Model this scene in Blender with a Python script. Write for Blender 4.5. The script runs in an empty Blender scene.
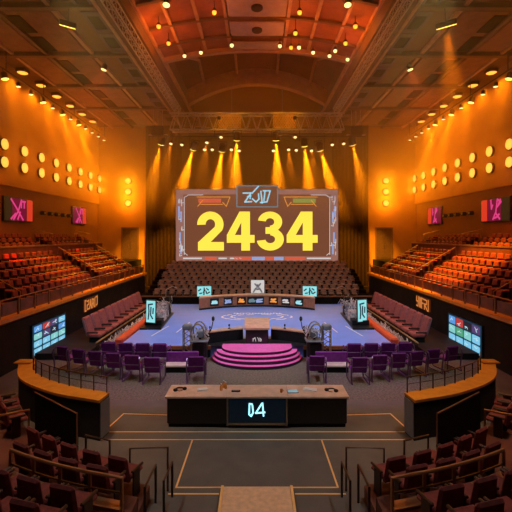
import bpy, math, random
from mathutils import Vector, Matrix
random.seed(7)
R = math.radians
PI = math.pi
scene = bpy.context.scene
COL = scene.collection
SIDE = {-1: 'left', 1: 'right'}
_ones = ['', 'first', 'second', 'third', 'fourth', 'fifth', 'sixth', 'seventh', 'eighth', 'ninth', 'tenth', 'eleventh', 'twelfth', 'thirteenth',
         'fourteenth', 'fifteenth', 'sixteenth', 'seventeenth', 'eighteenth', 'nineteenth']


def nth(n):
    if n < 20:
        return _ones[n]
    t = {2: ('twentieth', 'twenty'), 3: ('thirtieth', 'thirty'), 4: ('fortieth', 'forty')}[n // 10]
    return t[0] if n % 10 == 0 else t[1] + '-' + _ones[n % 10]


# ------------------------------------------------------------------ materials
def mat(name, color, rough=.6, metal=0., noise=.15, scale=6., emit=None, strength=0., bump=0., spec=.5):
    m = bpy.data.materials.new(name)
    m.use_nodes = True
    nt = m.node_tree
    b = nt.nodes['Principled BSDF']
    b.inputs['Roughness'].default_value = rough
    b.inputs['Metallic'].default_value = metal
    b.inputs['Specular IOR Level'].default_value = spec
    c = (*color, 1)
    b.inputs['Base Color'].default_value = c
    if noise > 0 or bump > 0:
        tc = nt.nodes.new('ShaderNodeTexCoord')
        no = nt.nodes.new('ShaderNodeTexNoise')
        no.inputs['Scale'].default_value = scale
        no.inputs['Detail'].default_value = 4
        nt.links.new(tc.outputs['Object'], no.inputs['Vector'])
        if noise > 0:
            ra = nt.nodes.new('ShaderNodeValToRGB')
            ra.color_ramp.elements[0].position = .3
            ra.color_ramp.elements[1].position = .7
            ra.color_ramp.elements[0].color = (*[v * (1 - noise) for v in color], 1)
            ra.color_ramp.elements[1].color = (*[min(1, v * (1 + noise)) for v in color], 1)
            nt.links.new(no.outputs['Fac'], ra.inputs['Fac'])
            nt.links.new(ra.outputs['Color'], b.inputs['Base Color'])
        if bump > 0:
            bu = nt.nodes.new('ShaderNodeBump')
            bu.inputs['Strength'].default_value = bump
            nt.links.new(no.outputs['Fac'], bu.inputs['Height'])
            nt.links.new(bu.outputs['Normal'], b.inputs['Normal'])
    if emit:
        b.inputs['Emission Color'].default_value = (*emit, 1)
        b.inputs['Emission Strength'].default_value = strength
    return m


def glow(name, color, strength, sample=True):
    m = mat(name, (.01, .01, .01), .7, spec=.1, noise=0, emit=color, strength=strength)
    if not sample:
        m.cycles.emission_sampling = 'NONE'
    return m


M = {}
M['floor'] = mat('arena_floor', (.125, .108, .095), .75, noise=.12, scale=1.5, bump=.05)
M['carpet'] = mat('speckled_carpet', (.15, .125, .092), .95, noise=.55, scale=14, bump=.2)
M['gold_line'] = mat('gold_floor_tape', (1., .58, .22), .45, noise=.05)
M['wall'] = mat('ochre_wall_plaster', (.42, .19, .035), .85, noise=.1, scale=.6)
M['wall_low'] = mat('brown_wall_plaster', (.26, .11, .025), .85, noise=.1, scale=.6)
M['dark'] = mat('dark_wall_panel', (.03, .02, .017), .8, noise=.3, scale=1.2, spec=.2)
M['black'] = mat('matte_black', (.012, .011, .011), .6, noise=.2, spec=.25)
M['black_gloss'] = mat('black_lacquer', (.012, .010, .010), .3, noise=.1)
M['drape'] = mat('brown_stage_drape', (.012, .0065, .0045), .95, noise=.25, scale=3, spec=.03)
M['ceil'] = mat('brown_ceiling_board', (.15, .05, .018), .8, noise=.25, scale=.7)
M['ceil_red'] = mat('red_timber_ceiling', (.32, .09, .03), .7, noise=.25, scale=1.2)
M['beam'] = mat('timber_beam', (.15, .07, .028), .7, noise=.2, scale=1.5)
M['rib'] = mat('pale_timber_rib', (.50, .26, .13), .6, noise=.15, scale=2)
M['panel_dark'] = mat('dark_acoustic_panel', (.010, .004, .003), .85, noise=.3, scale=2, spec=.1)
M['hatch_frame'] = mat('mauve_hatch_frame', (.14, .08, .085), .8, noise=.1)
M['panel_brown'] = mat('brown_acoustic_panel', (.26, .10, .035), .8, noise=.25, scale=1.5)
M['panel_grey'] = mat('grey_acoustic_panel', (.42, .30, .27), .8, noise=.1, scale=2)
M['steel'] = mat('brushed_steel', (.42, .36, .30), .4, 1., noise=.1)
M['truss'] = mat('aluminium_truss', (.55, .45, .36), .5, .3, noise=.1)
M['lattice'] = mat('gilded_lattice', (.85, .50, .16), .45, .4, noise=.2)
M['rail'] = mat('bronze_rail', (.34, .17, .08), .4, .6, noise=.1)
M['rail_dark'] = mat('dark_metal_rail', (.06, .03, .02), .4, .5, noise=.1)
M['ledge'] = mat('oak_ledge_painted_glow', (.85, .32, .03), .4, noise=.15, scale=4)  # orange glow along the ledge put into its base colour
M['glass_panel'] = mat('bronze_infill_panel', (.22, .065, .025), .35, .2, noise=.35, scale=2)
M['step'] = mat('concrete_tier', (.14, .04, .022), .85, noise=.25, scale=2)
M['seat_red'] = mat('red_seat_fabric', (.21, .036, .032), .8, noise=.3, scale=9)
M['seat_dark'] = mat('maroon_seat_fabric', (.20, .035, .03), .8, noise=.3, scale=9)
M['seat_stand'] = mat('shade_dimmed_seat_fabric', (.19, .03, .026), .8, noise=.3, scale=9)  # dimness of the front stands put into the fabric colour
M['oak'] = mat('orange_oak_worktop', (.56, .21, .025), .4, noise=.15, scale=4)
M['seat_vivid'] = mat('vivid_red_cover', (.85, .04, .02), .6, noise=.1)
M['seat_brown'] = mat('brown_seat_fabric', (.25, .125, .065), .8, noise=.25, scale=9)
M['seat_wine'] = mat('wine_leather', (.34, .11, .115), .55, noise=.25, scale=7)
M['seat_purple'] = mat('purple_velvet', (.17, .012, .20), .7, noise=.25, scale=9)
M['purple_metal'] = mat('purple_lacquered_tube', (.20, .10, .20), .3, .6, noise=.1)
M['stage_blue'] = mat('blue_stage_floor', (.19, .34, .90), .5, noise=.06, scale=1.2)
M['stage_mark'] = mat('pale_floor_marking', (.95, .92, .92), .6, noise=.05)
M['stage_edge'] = mat('stage_edge_timber', (.40, .14, .06), .5, noise=.2)
M['tan'] = mat('tan_walkway_carpet', (.80, .50, .30), .8, noise=.12, scale=9)
M['desk_top'] = mat('walnut_worktop', (.66, .46, .37), .5, noise=.15, scale=3)
M['podium_top'] = mat('pale_oak_top', (.60, .36, .22), .45, noise=.15, scale=4)
M['pink'] = mat('magenta_lit_step_tread', (.80, .16, .48), .55, noise=.08)  # magenta light on the treads put into their colour
M['pink_riser'] = mat('shaded_plum_step_riser', (.035, .004, .03), .6, noise=.1)  # shade on the risers put into a near-black plum
M['red_pad'] = mat('red_padded_kerb', (.75, .08, .02), .5, noise=.15)
M['grey_clutter'] = mat('grey_cable_jacket', (.62, .55, .50), .6, noise=.55, scale=8)
M['housing'] = mat('lamp_housing', (.05, .03, .02), .5, .5, noise=.1)
M['white'] = mat('white_paper', (.75, .75, .78), .7, noise=.03)
M['grey_plastic'] = mat('grey_plastic', (.20, .20, .22), .5, noise=.1)
M['bezel'] = mat('screen_bezel', (.018, .016, .018), .4, noise=.1)
M['door'] = mat('brown_door_leaf', (.10, .05, .025), .6, noise=.2)
M['orange_glass'] = mat('amber_bottle_glass', (.75, .30, .06), .15, noise=.05)
# things that give off light
M['lens_wall'] = glow('amber_wall_lens', (1., .43, .055), 1.5)
M['lens_flood'] = glow('amber_flood_lens', (1., .34, .035), 2.2)
M['lens_spot'] = glow('amber_spot_lens', (1., .60, .08), 4., False)
M['lens_small'] = glow('pale_spot_lens', (1., .66, .22), 2.2, False)
M['lens_added_batten'] = glow('added_batten_lens', (.9, .7, .5), .06, False)
M['bulb'] = glow('orange_pendant_bulb', (1., .27, .02), 3., False)
M['video'] = glow('video_wall_brown', (.28, .095, .045), .66)
M['video_edge'] = glow('video_wall_border', (.36, .16, .12), .85)
M['v_yellow'] = glow('video_yellow', (1., .74, .07), 1.15)
M['v_white'] = glow('video_white', (.8, .75, .72), .8, False)
M['v_red'] = glow('video_red', (.85, .13, .06), .8, False)
M['v_blue'] = glow('video_blue', (.35, .45, .80), .8, False)
M['v_orange'] = glow('video_orange', (1., .35, .05), .9, False)
M['v_green'] = glow('video_olive', (.35, .40, .08), .7, False)
M['v_cyan'] = glow('video_cyan', (.42, .85, .95), .85, False)
M['v_cyan_dim'] = glow('video_cyan_dim', (.22, .36, .40), .6, False)
M['tile_a'] = glow('tile_pale_blue', (.20, .55, .78), 1.04)
M['tile_b'] = glow('tile_blue', (.10, .30, .70), 1.04)
M['tile_c'] = glow('tile_teal', (.24, .62, .60), 0.98)
M['tile_d'] = glow('tile_purple', (.16, .08, .25), 0.65)
M['tile_e'] = glow('tile_red', (.70, .06, .05), 0.78)
M['tile_f'] = glow('tile_green', (.10, .42, .22), 0.91)
M['tile_g'] = glow('tile_dark', (.05, .03, .05), .5)
M['tile_bg'] = glow('tile_background', (.012, .05, .09), .8)
M['tile_mark'] = glow('tile_mark', (.55, .85, .95), .85, False)
M['tv_red'] = glow('tv_red', (.90, .05, .02), .75)
M['tv_crimson'] = glow('tv_crimson', (.22, .004, .04), .7)
M['tv_pink'] = glow('tv_pink', (.90, .06, .26), .8, False)
M['tv_olive'] = glow('tv_olive', (.06, .03, .01), .5)
M['teal_screen'] = glow('teal_monitor', (.30, .75, .78), 1.0)
M['sign_amber'] = glow('amber_sign_stroke', (1., .32, .07), .62, False)
M['sign_bg'] = glow('sign_backing', (.16, .03, .01), .5, False)


# ------------------------------------------------------------------ mesh builder
class MB:
    def __init__(s):
        s.v, s.f, s.mi = [], [], []

    def add(s, vs, fs, mi=0):
        b = len(s.v)
        s.v += [tuple(p) for p in vs]
        for f in fs:
            s.f.append([b + i for i in f])
            s.mi.append(mi)
        return s

    def box(s, x0, x1, y0, y1, z0, z1, mi=0):
        vs = [(x, y, z) for z in (z0, z1) for y in (y0, y1) for x in (x0, x1)]
        return s.add(vs, [(0, 2, 3, 1), (4, 5, 7, 6), (0, 1, 5, 4), (2, 6, 7, 3), (0, 4, 6, 2), (1, 3, 7, 5)], mi)

    def rbox(s, x0, x1, y0, y1, z0, z1, c=.03, mi=0, tf=None):
        """box with chamfered edges; tf maps a point"""
        cx, cy, cz = (x0 + x1) / 2, (y0 + y1) / 2, (z0 + z1) / 2
        hx, hy, hz = abs(x1 - x0) / 2, abs(y1 - y0) / 2, abs(z1 - z0) / 2
        c = min(c, hx * .9, hy * .9, hz * .9)
        vs, ix = [], {}
        for sx in (-1, 1):
            for sy in (-1, 1):
                for sz in (-1, 1):
                    for a in range(3):
                        p = [sx * (hx - c), sy * (hy - c), sz * (hz - c)]
                        p[a] += (sx, sy, sz)[a] * c
                        ix[(sx, sy, sz, a)] = len(vs)
                        vs.append((cx + p[0], cy + p[1], cz + p[2]))
        fs = []
        for a in range(3):
            b, d = (a + 1) % 3, (a + 2) % 3
            for sg in (-1, 1):
                q = []
                for (sb, sd) in ((-1, -1), (1, -1), (1, 1), (-1, 1)):
                    k = [0, 0, 0]
                    k[a], k[b], k[d] = sg, sb, sd
                    q.append(ix[(*k, a)])
                fs.append(q if sg > 0 else q[::-1])
            for sb in (-1, 1):
                for sd in (-1, 1):
                    q = []
                    for (sa, w) in ((-1, b), (1, b), (1, d), (-1, d)):
                        k = [0, 0, 0]
                        k[a], k[b], k[d] = sa, sb, sd
                        q.append(ix[(*k, w)])
                    fs.append(q if sb * sd < 0 else q[::-1])
        for sx in (-1, 1):
            for sy in (-1, 1):
                for sz in (-1, 1):
                    q = [ix[(sx, sy, sz, a)] for a in range(3)]
                    fs.append(q if sx * sy * sz > 0 else q[::-1])
        if tf:
            vs = [tf(Vector(p)) for p in vs]
        return s.add(vs, fs, mi)

    def tube(s, pts, r, n=6, mi=0, closed=False):
        pts = [Vector(p) for p in pts]
        k = len(pts)
        vs, fs = [], []
        up = None
        for i, p in enumerate(pts):
            a = pts[i - 1] if (i > 0 or closed) else p
            b = pts[(i + 1) % k] if (i < k - 1 or closed) else p
            t = (b - a)
            t = t.normalized() if t.length > 1e-9 else Vector((0, 0, 1))
            if up is None:
                up = Vector((0, 0, 1)) if abs(t.z) < .9 else Vector((1, 0, 0))
            x = t.cross(up)
            if x.length < 1e-6:
                x = t.cross(Vector((1, .3, .2)))
            x.normalize()
            y = x.cross(t)
            up = y
            rr = r[i] if isinstance(r, (list, tuple)) else r
            for j in range(n):
                an = 2 * PI * j / n
                vs.append(p + x * (math.cos(an) * rr) + y * (math.sin(an) * rr))
        for i in range(k if closed else k - 1):
            for j in range(n):
                a, b = i * n + j, i * n + (j + 1) % n
                c, d = ((i + 1) % k) * n + (j + 1) % n, ((i + 1) % k) * n + j
                fs.append((a, b, c, d))
        if not closed:
            fs.append(tuple(range(n))[::-1])
            fs.append(tuple((k - 1) * n + j for j in range(n)))
        return s.add(vs, fs, mi)

    def cyl(s, p, q, r0, r1=None, n=16, mi=0):
        return s.tube([p, q], [r0, r0 if r1 is None else r1], n, mi)

    def lathe(s, prof, n=16, mi=0, c=(0, 0, 0)):
        vs, fs = [], []
        for (r, z) in prof:
            for j in range(n):
                a = 2 * PI * j / n
                vs.append((c[0] + r * math.cos(a), c[1] + r * math.sin(a), c[2] + z))
        for i in range(len(prof) - 1):
            for j in range(n):
                fs.append((i * n + j, i * n + (j + 1) % n, (i + 1) * n + (j + 1) % n, (i + 1) * n + j))
        fs.append(tuple(range(n))[::-1])
        fs.append(tuple((len(prof) - 1) * n + j for j in range(n)))
        return s.add(vs, fs, mi)

    def prism(s, poly, o, u, v, depth, mi=0):
        """flat outline in the frame (o, u, v), given thickness along u x v"""
        o, u, v = Vector(o), Vector(u), Vector(v)
        w = u.cross(v).normalized() * depth
        n = len(poly)
        vs = [o + u * a + v * b for a, b in poly]
        vs += [p + w for p in vs]
        fs = [tuple(range(n))[::-1], tuple(range(n, 2 * n))]
        fs += [(i, (i + 1) % n, n + (i + 1) % n, n + i) for i in range(n)]
        return s.add(vs, fs, mi)

    def strokes(s, lines, o, u, v, width, depth, mi=0):
        for ln in lines:
            for (a, b) in zip(ln, ln[1:]):
                d = Vector((b[0] - a[0], b[1] - a[1]))
                if d.length < 1e-6:
                    continue
                d.normalize()
                nn = Vector((-d.y, d.x)) * width / 2
                e = d * width * .35
                P = [(a[0] - e.x - nn.x, a[1] - e.y - nn.y), (b[0] + e.x - nn.x, b[1] + e.y - nn.y),
                     (b[0] + e.x + nn.x, b[1] + e.y + nn.y), (a[0] - e.x + nn.x, a[1] - e.y + nn.y)]
                s.prism(P, o, u, v, depth, mi)
        return s

    def loft(s, rows, mi=0, closed=False, cap=False):
        n = len(rows[0])
        vs = [p for r_ in rows for p in r_]
        fs = []
        m = n if closed else n - 1
        for i in range(len(rows) - 1):
            for j in range(m):
                fs.append((i * n + j, i * n + (j + 1) % n, (i + 1) * n + (j + 1) % n, (i + 1) * n + j))
        if cap:
            fs.append(tuple(range(n))[::-1])
            fs.append(tuple((len(rows) - 1) * n + j for j in range(n)))
        return s.add(vs, fs, mi)

    def build(s, name, mats, parent=None, smooth=False, off=None, angle=40):
        me = bpy.data.meshes.new(name)
        vs = s.v if off is None else [(p[0] - off[0], p[1] - off[1], p[2] - off[2]) for p in s.v]
        me.from_pydata(vs, [], s.f)
        for m in (mats if isinstance(mats, (list, tuple)) else [mats]):
            me.materials.append(m)
        for p, k in zip(me.polygons, s.mi):
            p.material_index = k
        me.update()
        if smooth:
            me.shade_smooth()
            me.set_sharp_from_angle(angle=R(angle))
        o = bpy.data.objects.new(name, me)
        COL.objects.link(o)
        if parent is not None:
            o.parent = parent
        return o


def tag(o, label, cat, group=None, kind=None):
    o['label'] = label
    o['category'] = cat
    if group:
        o['group'] = group
    if kind:
        o['kind'] = kind
    return o


def thing(name, label, cat, loc=(0, 0, 0), rz=0, group=None):
    o = bpy.data.objects.new(name, None)
    COL.objects.link(o)
    o.empty_display_size = .2
    o.location = loc
    o.rotation_euler = (0, 0, rz)
    return tag(o, label, cat, group)


def struct(o, label=None):
    o['kind'] = 'structure'
    if label:
        o['label'] = label
    return o


KIDS = {}


def copy_tree(o, parent=None):
    c = o.copy()
    COL.objects.link(c)
    if parent is not None:
        c.parent = parent
    for ch in list(o.children):
        copy_tree(ch, c)
    return c


def light(kind, name, loc, power, color, parent=None, size=.2, cone=None, blend=.4, aim=None, sx=None, sy=None):
    d = bpy.data.lights.new(name, kind)
    d.energy = power
    d.color = color
    if kind == 'AREA':
        d.shape = 'RECTANGLE'
        d.size, d.size_y = sx, sy
    else:
        d.shadow_soft_size = size
    if kind == 'SPOT':
        d.spot_size = R(cone)
        d.spot_blend = blend
    o = bpy.data.objects.new(name, d)
    COL.objects.link(o)
    o.location = loc
    if aim is not None:
        o.rotation_euler = (Vector(aim) - Vector(loc)).to_track_quat('-Z', 'Y').to_euler()
    if parent is not None:
        o.parent = parent
    return o


CAM_Z, F, CX, CY = 6.0, 400.0, 257.0, 236.0

# ------------------------------------------------------------------ camera
cam_d = bpy.data.cameras.new('camera')
cam_d.sensor_width = 36
cam_d.lens = F / 512 * 36
cam_d.shift_x = -1 / 512
cam_d.shift_y = -20 / 512
cam_d.clip_end = 200
cam = bpy.data.objects.new('camera', cam_d)
COL.objects.link(cam)
cam.location = (0, 0, CAM_Z)
cam.rotation_euler = (PI / 2, 0, 0)
scene.camera = cam

AMBER = (1., .34, .012)
DEEP = (1., .20, .015)

# ------------------------------------------------------------------ room shell
WX, YB = 17.5, 44.0
struct(MB().box(-18.2, 18.2, -1.6, 48, -.25, 0).build('floor', M['floor']))
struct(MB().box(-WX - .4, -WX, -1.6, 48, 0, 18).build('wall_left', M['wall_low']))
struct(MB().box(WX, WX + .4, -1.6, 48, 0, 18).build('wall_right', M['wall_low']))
struct(MB().box(-18, 18, -2, -1.6, 0, 23).build('wall_front', M['dark']))
ni = 0


def trim(mb, m, label=None, smooth=False):
    global ni
    ni += 1
    return struct(mb.build('trim_%d' % ni, m, smooth=smooth), label)


for s in (-1, 1):
    x0, x1 = sorted((s * WX, s * (WX - .18)))
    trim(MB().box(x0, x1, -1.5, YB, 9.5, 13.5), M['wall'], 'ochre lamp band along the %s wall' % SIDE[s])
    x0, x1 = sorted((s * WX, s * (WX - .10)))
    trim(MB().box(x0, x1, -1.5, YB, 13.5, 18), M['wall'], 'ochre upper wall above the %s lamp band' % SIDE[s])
    x0, x1 = sorted((s * 12.2, s * WX))
    struct(MB().box(x0, x1, YB, YB + .3, 0, 18).build('wall_back_' + SIDE[s], M['wall']))
    x0, x1 = sorted((s * 12.2, s * 12.5))
    struct(MB().box(x0, x1, YB + .3, 47.8, 0, 18.3).build('wall_stage_' + SIDE[s], M['dark']))
    x0, x1 = sorted((s * 8.3, s * 18))
    struct(MB().box(x0, x1, -1.6, YB, 18, 18.3).build('ceiling_' + SIDE[s], M['ceil']))
struct(MB().box(-12.5, 12.5, YB, YB + .3, 18, 23).build('wall_header', M['wall_low']))
struct(MB().box(-12.5, 12.5, 47.5, 47.8, 0, 18.3).build('wall_stage_back', M['dark']))
struct(MB().box(-12.5, 12.5, YB + .3, 47.8, 18, 18.3).build('ceiling_stage', M['dark']))


def vault_z(x):
    return 18.95 + .85 * (1 - (x / 6.9) ** 2)


def rear_z(x):
    return 20.5 + 2.1 * (1 - (x / 6.9) ** 2)


XS = [-6.9 + 13.8 * i / 24 for i in range(25)]
struct(MB().loft([[(x, y, vault_z(x)) for x in XS] for y in (-1.6, 29.4)]).loft([[(x, y, vault_z(x) + .3) for x in XS] for y in (-1.6, 29.4)])
       .build('ceiling', M['ceil_red'], smooth=True))
struct(MB().loft([[(x, y, rear_z(x)) for x in XS] for y in (29.4, YB)]).build('ceiling_rear', M['ceil'], smooth=True))
struct(MB().loft([[(x, 29.5, vault_z(x)) for x in XS], [(x, 29.5, rear_z(x) + .1) for x in XS]]).build('wall_lunette', M['ceil']))
for s in (-1, 1):
    x0, x1 = sorted((s * 6.9, s * 8.3))
    b = MB().box(x0, x1, -1.6, YB, 17.9, 19.05)
    struct(b.build('beam_' + SIDE[s], M['beam']))
    x0, x1 = sorted((s * 6.9, s * 7.2))
    struct(MB().box(x0, x1, 29.4, YB, 19.05, 20.7).build('beam_upper_' + SIDE[s], M['beam']))
    x0, x1 = sorted((s * 6.75, s * 6.92))
    trim(MB().box(x0, x1, -1.6, YB, 18.7, 19.1), M['rib'], 'pale strip along the %s edge of the vault' % SIDE[s])
    x0, x1 = sorted((s * 8.2, s * 8.36))
    trim(MB().box(x0, x1, -1.6, YB, 17.8, 18.0), M['rib'], 'pale strip on the outer edge of the %s beam' % SIDE[s])


def arch(y0, y1, zf, d0, d1, m, label):
    rows = []
    for x in XS:
        z = zf(x)
        rows.append([(x, y0, z - d1), (x, y1, z - d1), (x, y1, z + d0), (x, y0, z + d0)])
    trim(MB().loft(rows, closed=True, cap=True), m, label, False)


arch(29.1, 29.5, vault_z, .05, .30, M['rib'], 'curved edge rib closing the panelled vault')
arch(39.6, 40.4, rear_z, .1, 1.5, M['rib'], 'broad curved arch above the stage truss')
for k, y in enumerate((13.5, 16.5, 19.5, 22.2, 24.9, 27.2)):
    arch(y, y + .22, vault_z, .05, .16, M['beam'], '%s cross rib of the panelled vault' % nth(k + 1))
for k, x in enumerate((-5.4, -3.7, -1.95, 1.95, 3.7, 5.4)):
    z = vault_z(x)
    trim(MB().box(x - .1, x + .1, -1.5, 29.2, z - .14, z + .06), M['rib'], '%s long rib of the panelled vault from the left' % nth(k + 1))
for k, x in enumerate((-5.0, -1.9, 1.9, 5.0)):
    z0, z1 = rear_z(x), vault_z(x)
    trim(MB().tube([(x, 29.7, z1 - .1), (x * 1.02, 35, z0 - .1), (x * 1.05, 39.8, z0 - .3)], .13, 6), M['rib'], '%s sloping strut behind the vault edge' % nth(k + 1))
for s in (-1, 1):
    for k, y in enumerate((20.5, 26, 31.5, 37)):
        x0, x1 = sorted((s * 8.4, s * 17.4))
        trim(MB().box(x0, x1, y, y + .35, 17.72, 18.0), M['beam'], '%s cross beam under the %s ceiling' % (nth(k + 1), SIDE[s]))
    for k, x in enumerate((10.6, 13.6, 15.8)):
        x0, x1 = sorted((s * x, s * (x + .22)))
        trim(MB().box(x0, x1, -1.5, YB, 17.8, 18.0), M['rib'] if k != 1 else M['beam'], '%s long beam under the %s ceiling' % (nth(k + 1), SIDE[s]))

# doors on the rear wall
for k, s in enumerate((-1, 1)):
    d = bpy.data.objects.new('door_%d' % (k + 1), None)
    COL.objects.link(d)
    d.location = (s * 13.95, YB, 3.5)
    struct(d, 'brown double door in the rear wall, %s of the stage' % SIDE[s])
    f = MB().box(-.95, -.8, -.12, 0, 0, 3.45).box(.8, .95, -.12, 0, 0, 3.45).box(-.8, .8, -.12, 0, 3.3, 3.45)
    f.build('door_frame', M['beam'], d)
    for q in (-1, 1):
        lf = MB().rbox(min(q * .01, q * .8), max(q * .01, q * .8), -.07, -.01, .01, 3.3, .015).build('door_leaf', M['door'], d)
        MB().tube([(q * .1, -.07, 1.2), (q * .1, -.13, 1.2), (q * .1, -.13, 1.6), (q * .1, -.07, 1.6)], .015, 6).build('handle', M['steel'], lf)

# haze hanging in the upper half of the hall (a body of air, no surface)
hz = MB().box(-17.3, 17.3, 3, 47.3, 6.55, 22.9).build('haze', bpy.data.materials.new('haze_air'))
hm = hz.data.materials[0]
hm.use_nodes = True
hm.node_tree.nodes.clear()
vs_ = hm.node_tree.nodes.new('ShaderNodeVolumeScatter')
vs_.inputs['Color'].default_value = (1, .54, .12, 1)  # amber light tint put into the scatter colour, warms pale beams
vs_.inputs['Density'].default_value = .024
vs_.inputs['Anisotropy'].default_value = .25
tcn = hm.node_tree.nodes.new('ShaderNodeTexCoord')
sep = hm.node_tree.nodes.new('ShaderNodeSeparateXYZ')
mr = hm.node_tree.nodes.new('ShaderNodeMapRange')
mr.interpolation_type = 'SMOOTHSTEP'
mr.inputs['From Min'].default_value = 6.55
mr.inputs['From Max'].default_value = 12.5
mr.inputs['To Min'].default_value = 0
m2 = hm.node_tree.nodes.new('ShaderNodeMapRange')
m2.interpolation_type = 'SMOOTHSTEP'
m2.inputs['From Min'].default_value = 14.5
m2.inputs['From Max'].default_value = 18.0
m2.inputs['To Min'].default_value = 1
m2.inputs['To Max'].default_value = .3
mu = hm.node_tree.nodes.new('ShaderNodeMath')
mu.operation = 'MULTIPLY'
m3 = hm.node_tree.nodes.new('ShaderNodeMapRange')
m3.interpolation_type = 'SMOOTHSTEP'
m3.inputs['From Min'].default_value = 30.0
m3.inputs['From Max'].default_value = 37.0
m3.inputs['To Min'].default_value = .5
m3.inputs['To Max'].default_value = 4.3
mv = hm.node_tree.nodes.new('ShaderNodeMath')
mv.operation = 'MULTIPLY'
mr.inputs['To Max'].default_value = .016
hm.node_tree.links.new(tcn.outputs['Object'], sep.inputs[0])
hm.node_tree.links.new(sep.outputs['Z'], mr.inputs['Value'])
hm.node_tree.links.new(sep.outputs['Z'], m2.inputs['Value'])
hm.node_tree.links.new(mr.outputs['Result'], mu.inputs[0])
hm.node_tree.links.new(m2.outputs['Result'], mu.inputs[1])
hm.node_tree.links.new(sep.outputs['Y'], m3.inputs['Value'])
hm.node_tree.links.new(mu.outputs[0], mv.inputs[0])
hm.node_tree.links.new(m3.outputs['Result'], mv.inputs[1])
hm.node_tree.links.new(mv.outputs[0], vs_.inputs['Density'])
ou = hm.node_tree.nodes.new('ShaderNodeOutputMaterial')
hm.node_tree.links.new(vs_.outputs[0], ou.inputs['Volume'])
tag(hz, 'amber stage haze hanging under the arena ceiling', 'haze', kind='stuff')

# ------------------------------------------------------------------ ceiling fittings
for k, y in enumerate((17.9, 20.8, 23.5, 26.05)):
    t = thing('ceiling_panel', 'grey acoustic panel with a round speaker, %s from the stage in the vault centre' % nth(4 - k), 'ceiling panel',
              (0, y, 19.45), 0, 'grey panels in the vault centre')
    MB().rbox(-1.75, 1.75, -1.05 if k < 3 else -.85, 1.05 if k < 3 else .85, 0, .12, .03).build('panel', M['panel_grey'], t)
    MB().lathe([(.30, -.14), (.34, -.1), (.34, 0)], 20).build('speaker', M['black'], t, True)
t = thing('ceiling_panel', 'slim pale acoustic panel right behind the vault edge rib', 'ceiling panel', (0, 28.25, 19.4), 0, 'grey panels in the vault centre')
MB().rbox(-1.75, 1.75, -.5, .5, 0, .12, .03).build('panel', M['panel_grey'], t)
for s in (-1, 1):
    n = 0
    for j, (xa, xb) in enumerate(((11.0, 13.4), (14.0, 15.7))):
        for i, (ya, yb) in enumerate(((15.5, 20.2), (21.1, 25.7), (26.6, 31.2), (32.1, 36.7), (37.6, 42.5))):
            o = MB().rbox(min(s * xa, s * xb), max(s * xa, s * xb), ya, yb, 17.84, 17.97, .03)
            c = ((xa + xb) / 2 * s, (ya + yb) / 2, 17.84)
            o = o.build('ceiling_panel', M['panel_brown'], None, off=c)
            o.location = c
            tag(o, '%s brown acoustic panel from the stage in the %s %s ceiling row' % (nth(5 - i), 'inner' if j == 0 else 'outer', SIDE[s]), 'ceiling panel', 'brown panels of the %s ceiling' % SIDE[s])
            if j == 0:
                for q in range(2):
                    yy = ya + .35 + q * (yb - ya) / 2
                    v = thing('ceiling_vent', '%s slot vent counted from the stage beside the %s inner panels' % (nth(10 - 2 * i - q), SIDE[s]), 'vent',
                              (s * 13.55 - s * .0 + s * -.45, yy, 17.80), 0, 'slot vents of the %s ceiling' % SIDE[s])
                    MB().box(-.35, .35, 0, (yb - ya) / 2 - .5, 0, .04).build('slot', M['panel_dark'], v)
    for i in range(11):
        y = 17 + i * 2.3
        v = thing('ceiling_vent', '%s square dark hatch from the stage beside the %s ceiling beam' % (nth(11 - i), SIDE[s]), 'vent', (s * 8.9, y, 17.86), 0,
                  'square hatches beside the %s beam' % SIDE[s])
        MB().box(-.34, .34, 0, 1.4, .05, .12).build('hatch', M['panel_dark'], v)
        MB().box(-.5, -.34, -.4, 1.8, 0, .13).box(.34, .5, -.4, 1.8, 0, .13).box(-.34, .34, -.4, 0, 0, .13).box(-.34, .34, 1.4, 1.8, 0, .13).build('frame', M['hatch_frame'], v)


def lattice_truss(p, q, w, h, r, n, frame_up=Vector((0, 0, 1))):
    p, q = Vector(p), Vector(q)
    t = (q - p).normalized()
    sd = t.cross(frame_up).normalized() * w / 2
    up = frame_up * h
    c, l = MB(), MB()
    cor = [sd, -sd, sd + up, -sd + up]
    for k in cor:
        c.tube([p + k, q + k], r, 6)
    for i in range(n):
        a, b = p.lerp(q, i / n), p.lerp(q, (i + 1) / n)
        m_ = (a + b) / 2
        for (k0, k1) in ((cor[0], cor[2]), (cor[1], cor[3]), (cor[2], cor[3]), (cor[0], cor[1])):
            l.tube([a + k0, m_ + k1, b + k0], r * .55, 4)
    return c, l


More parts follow.
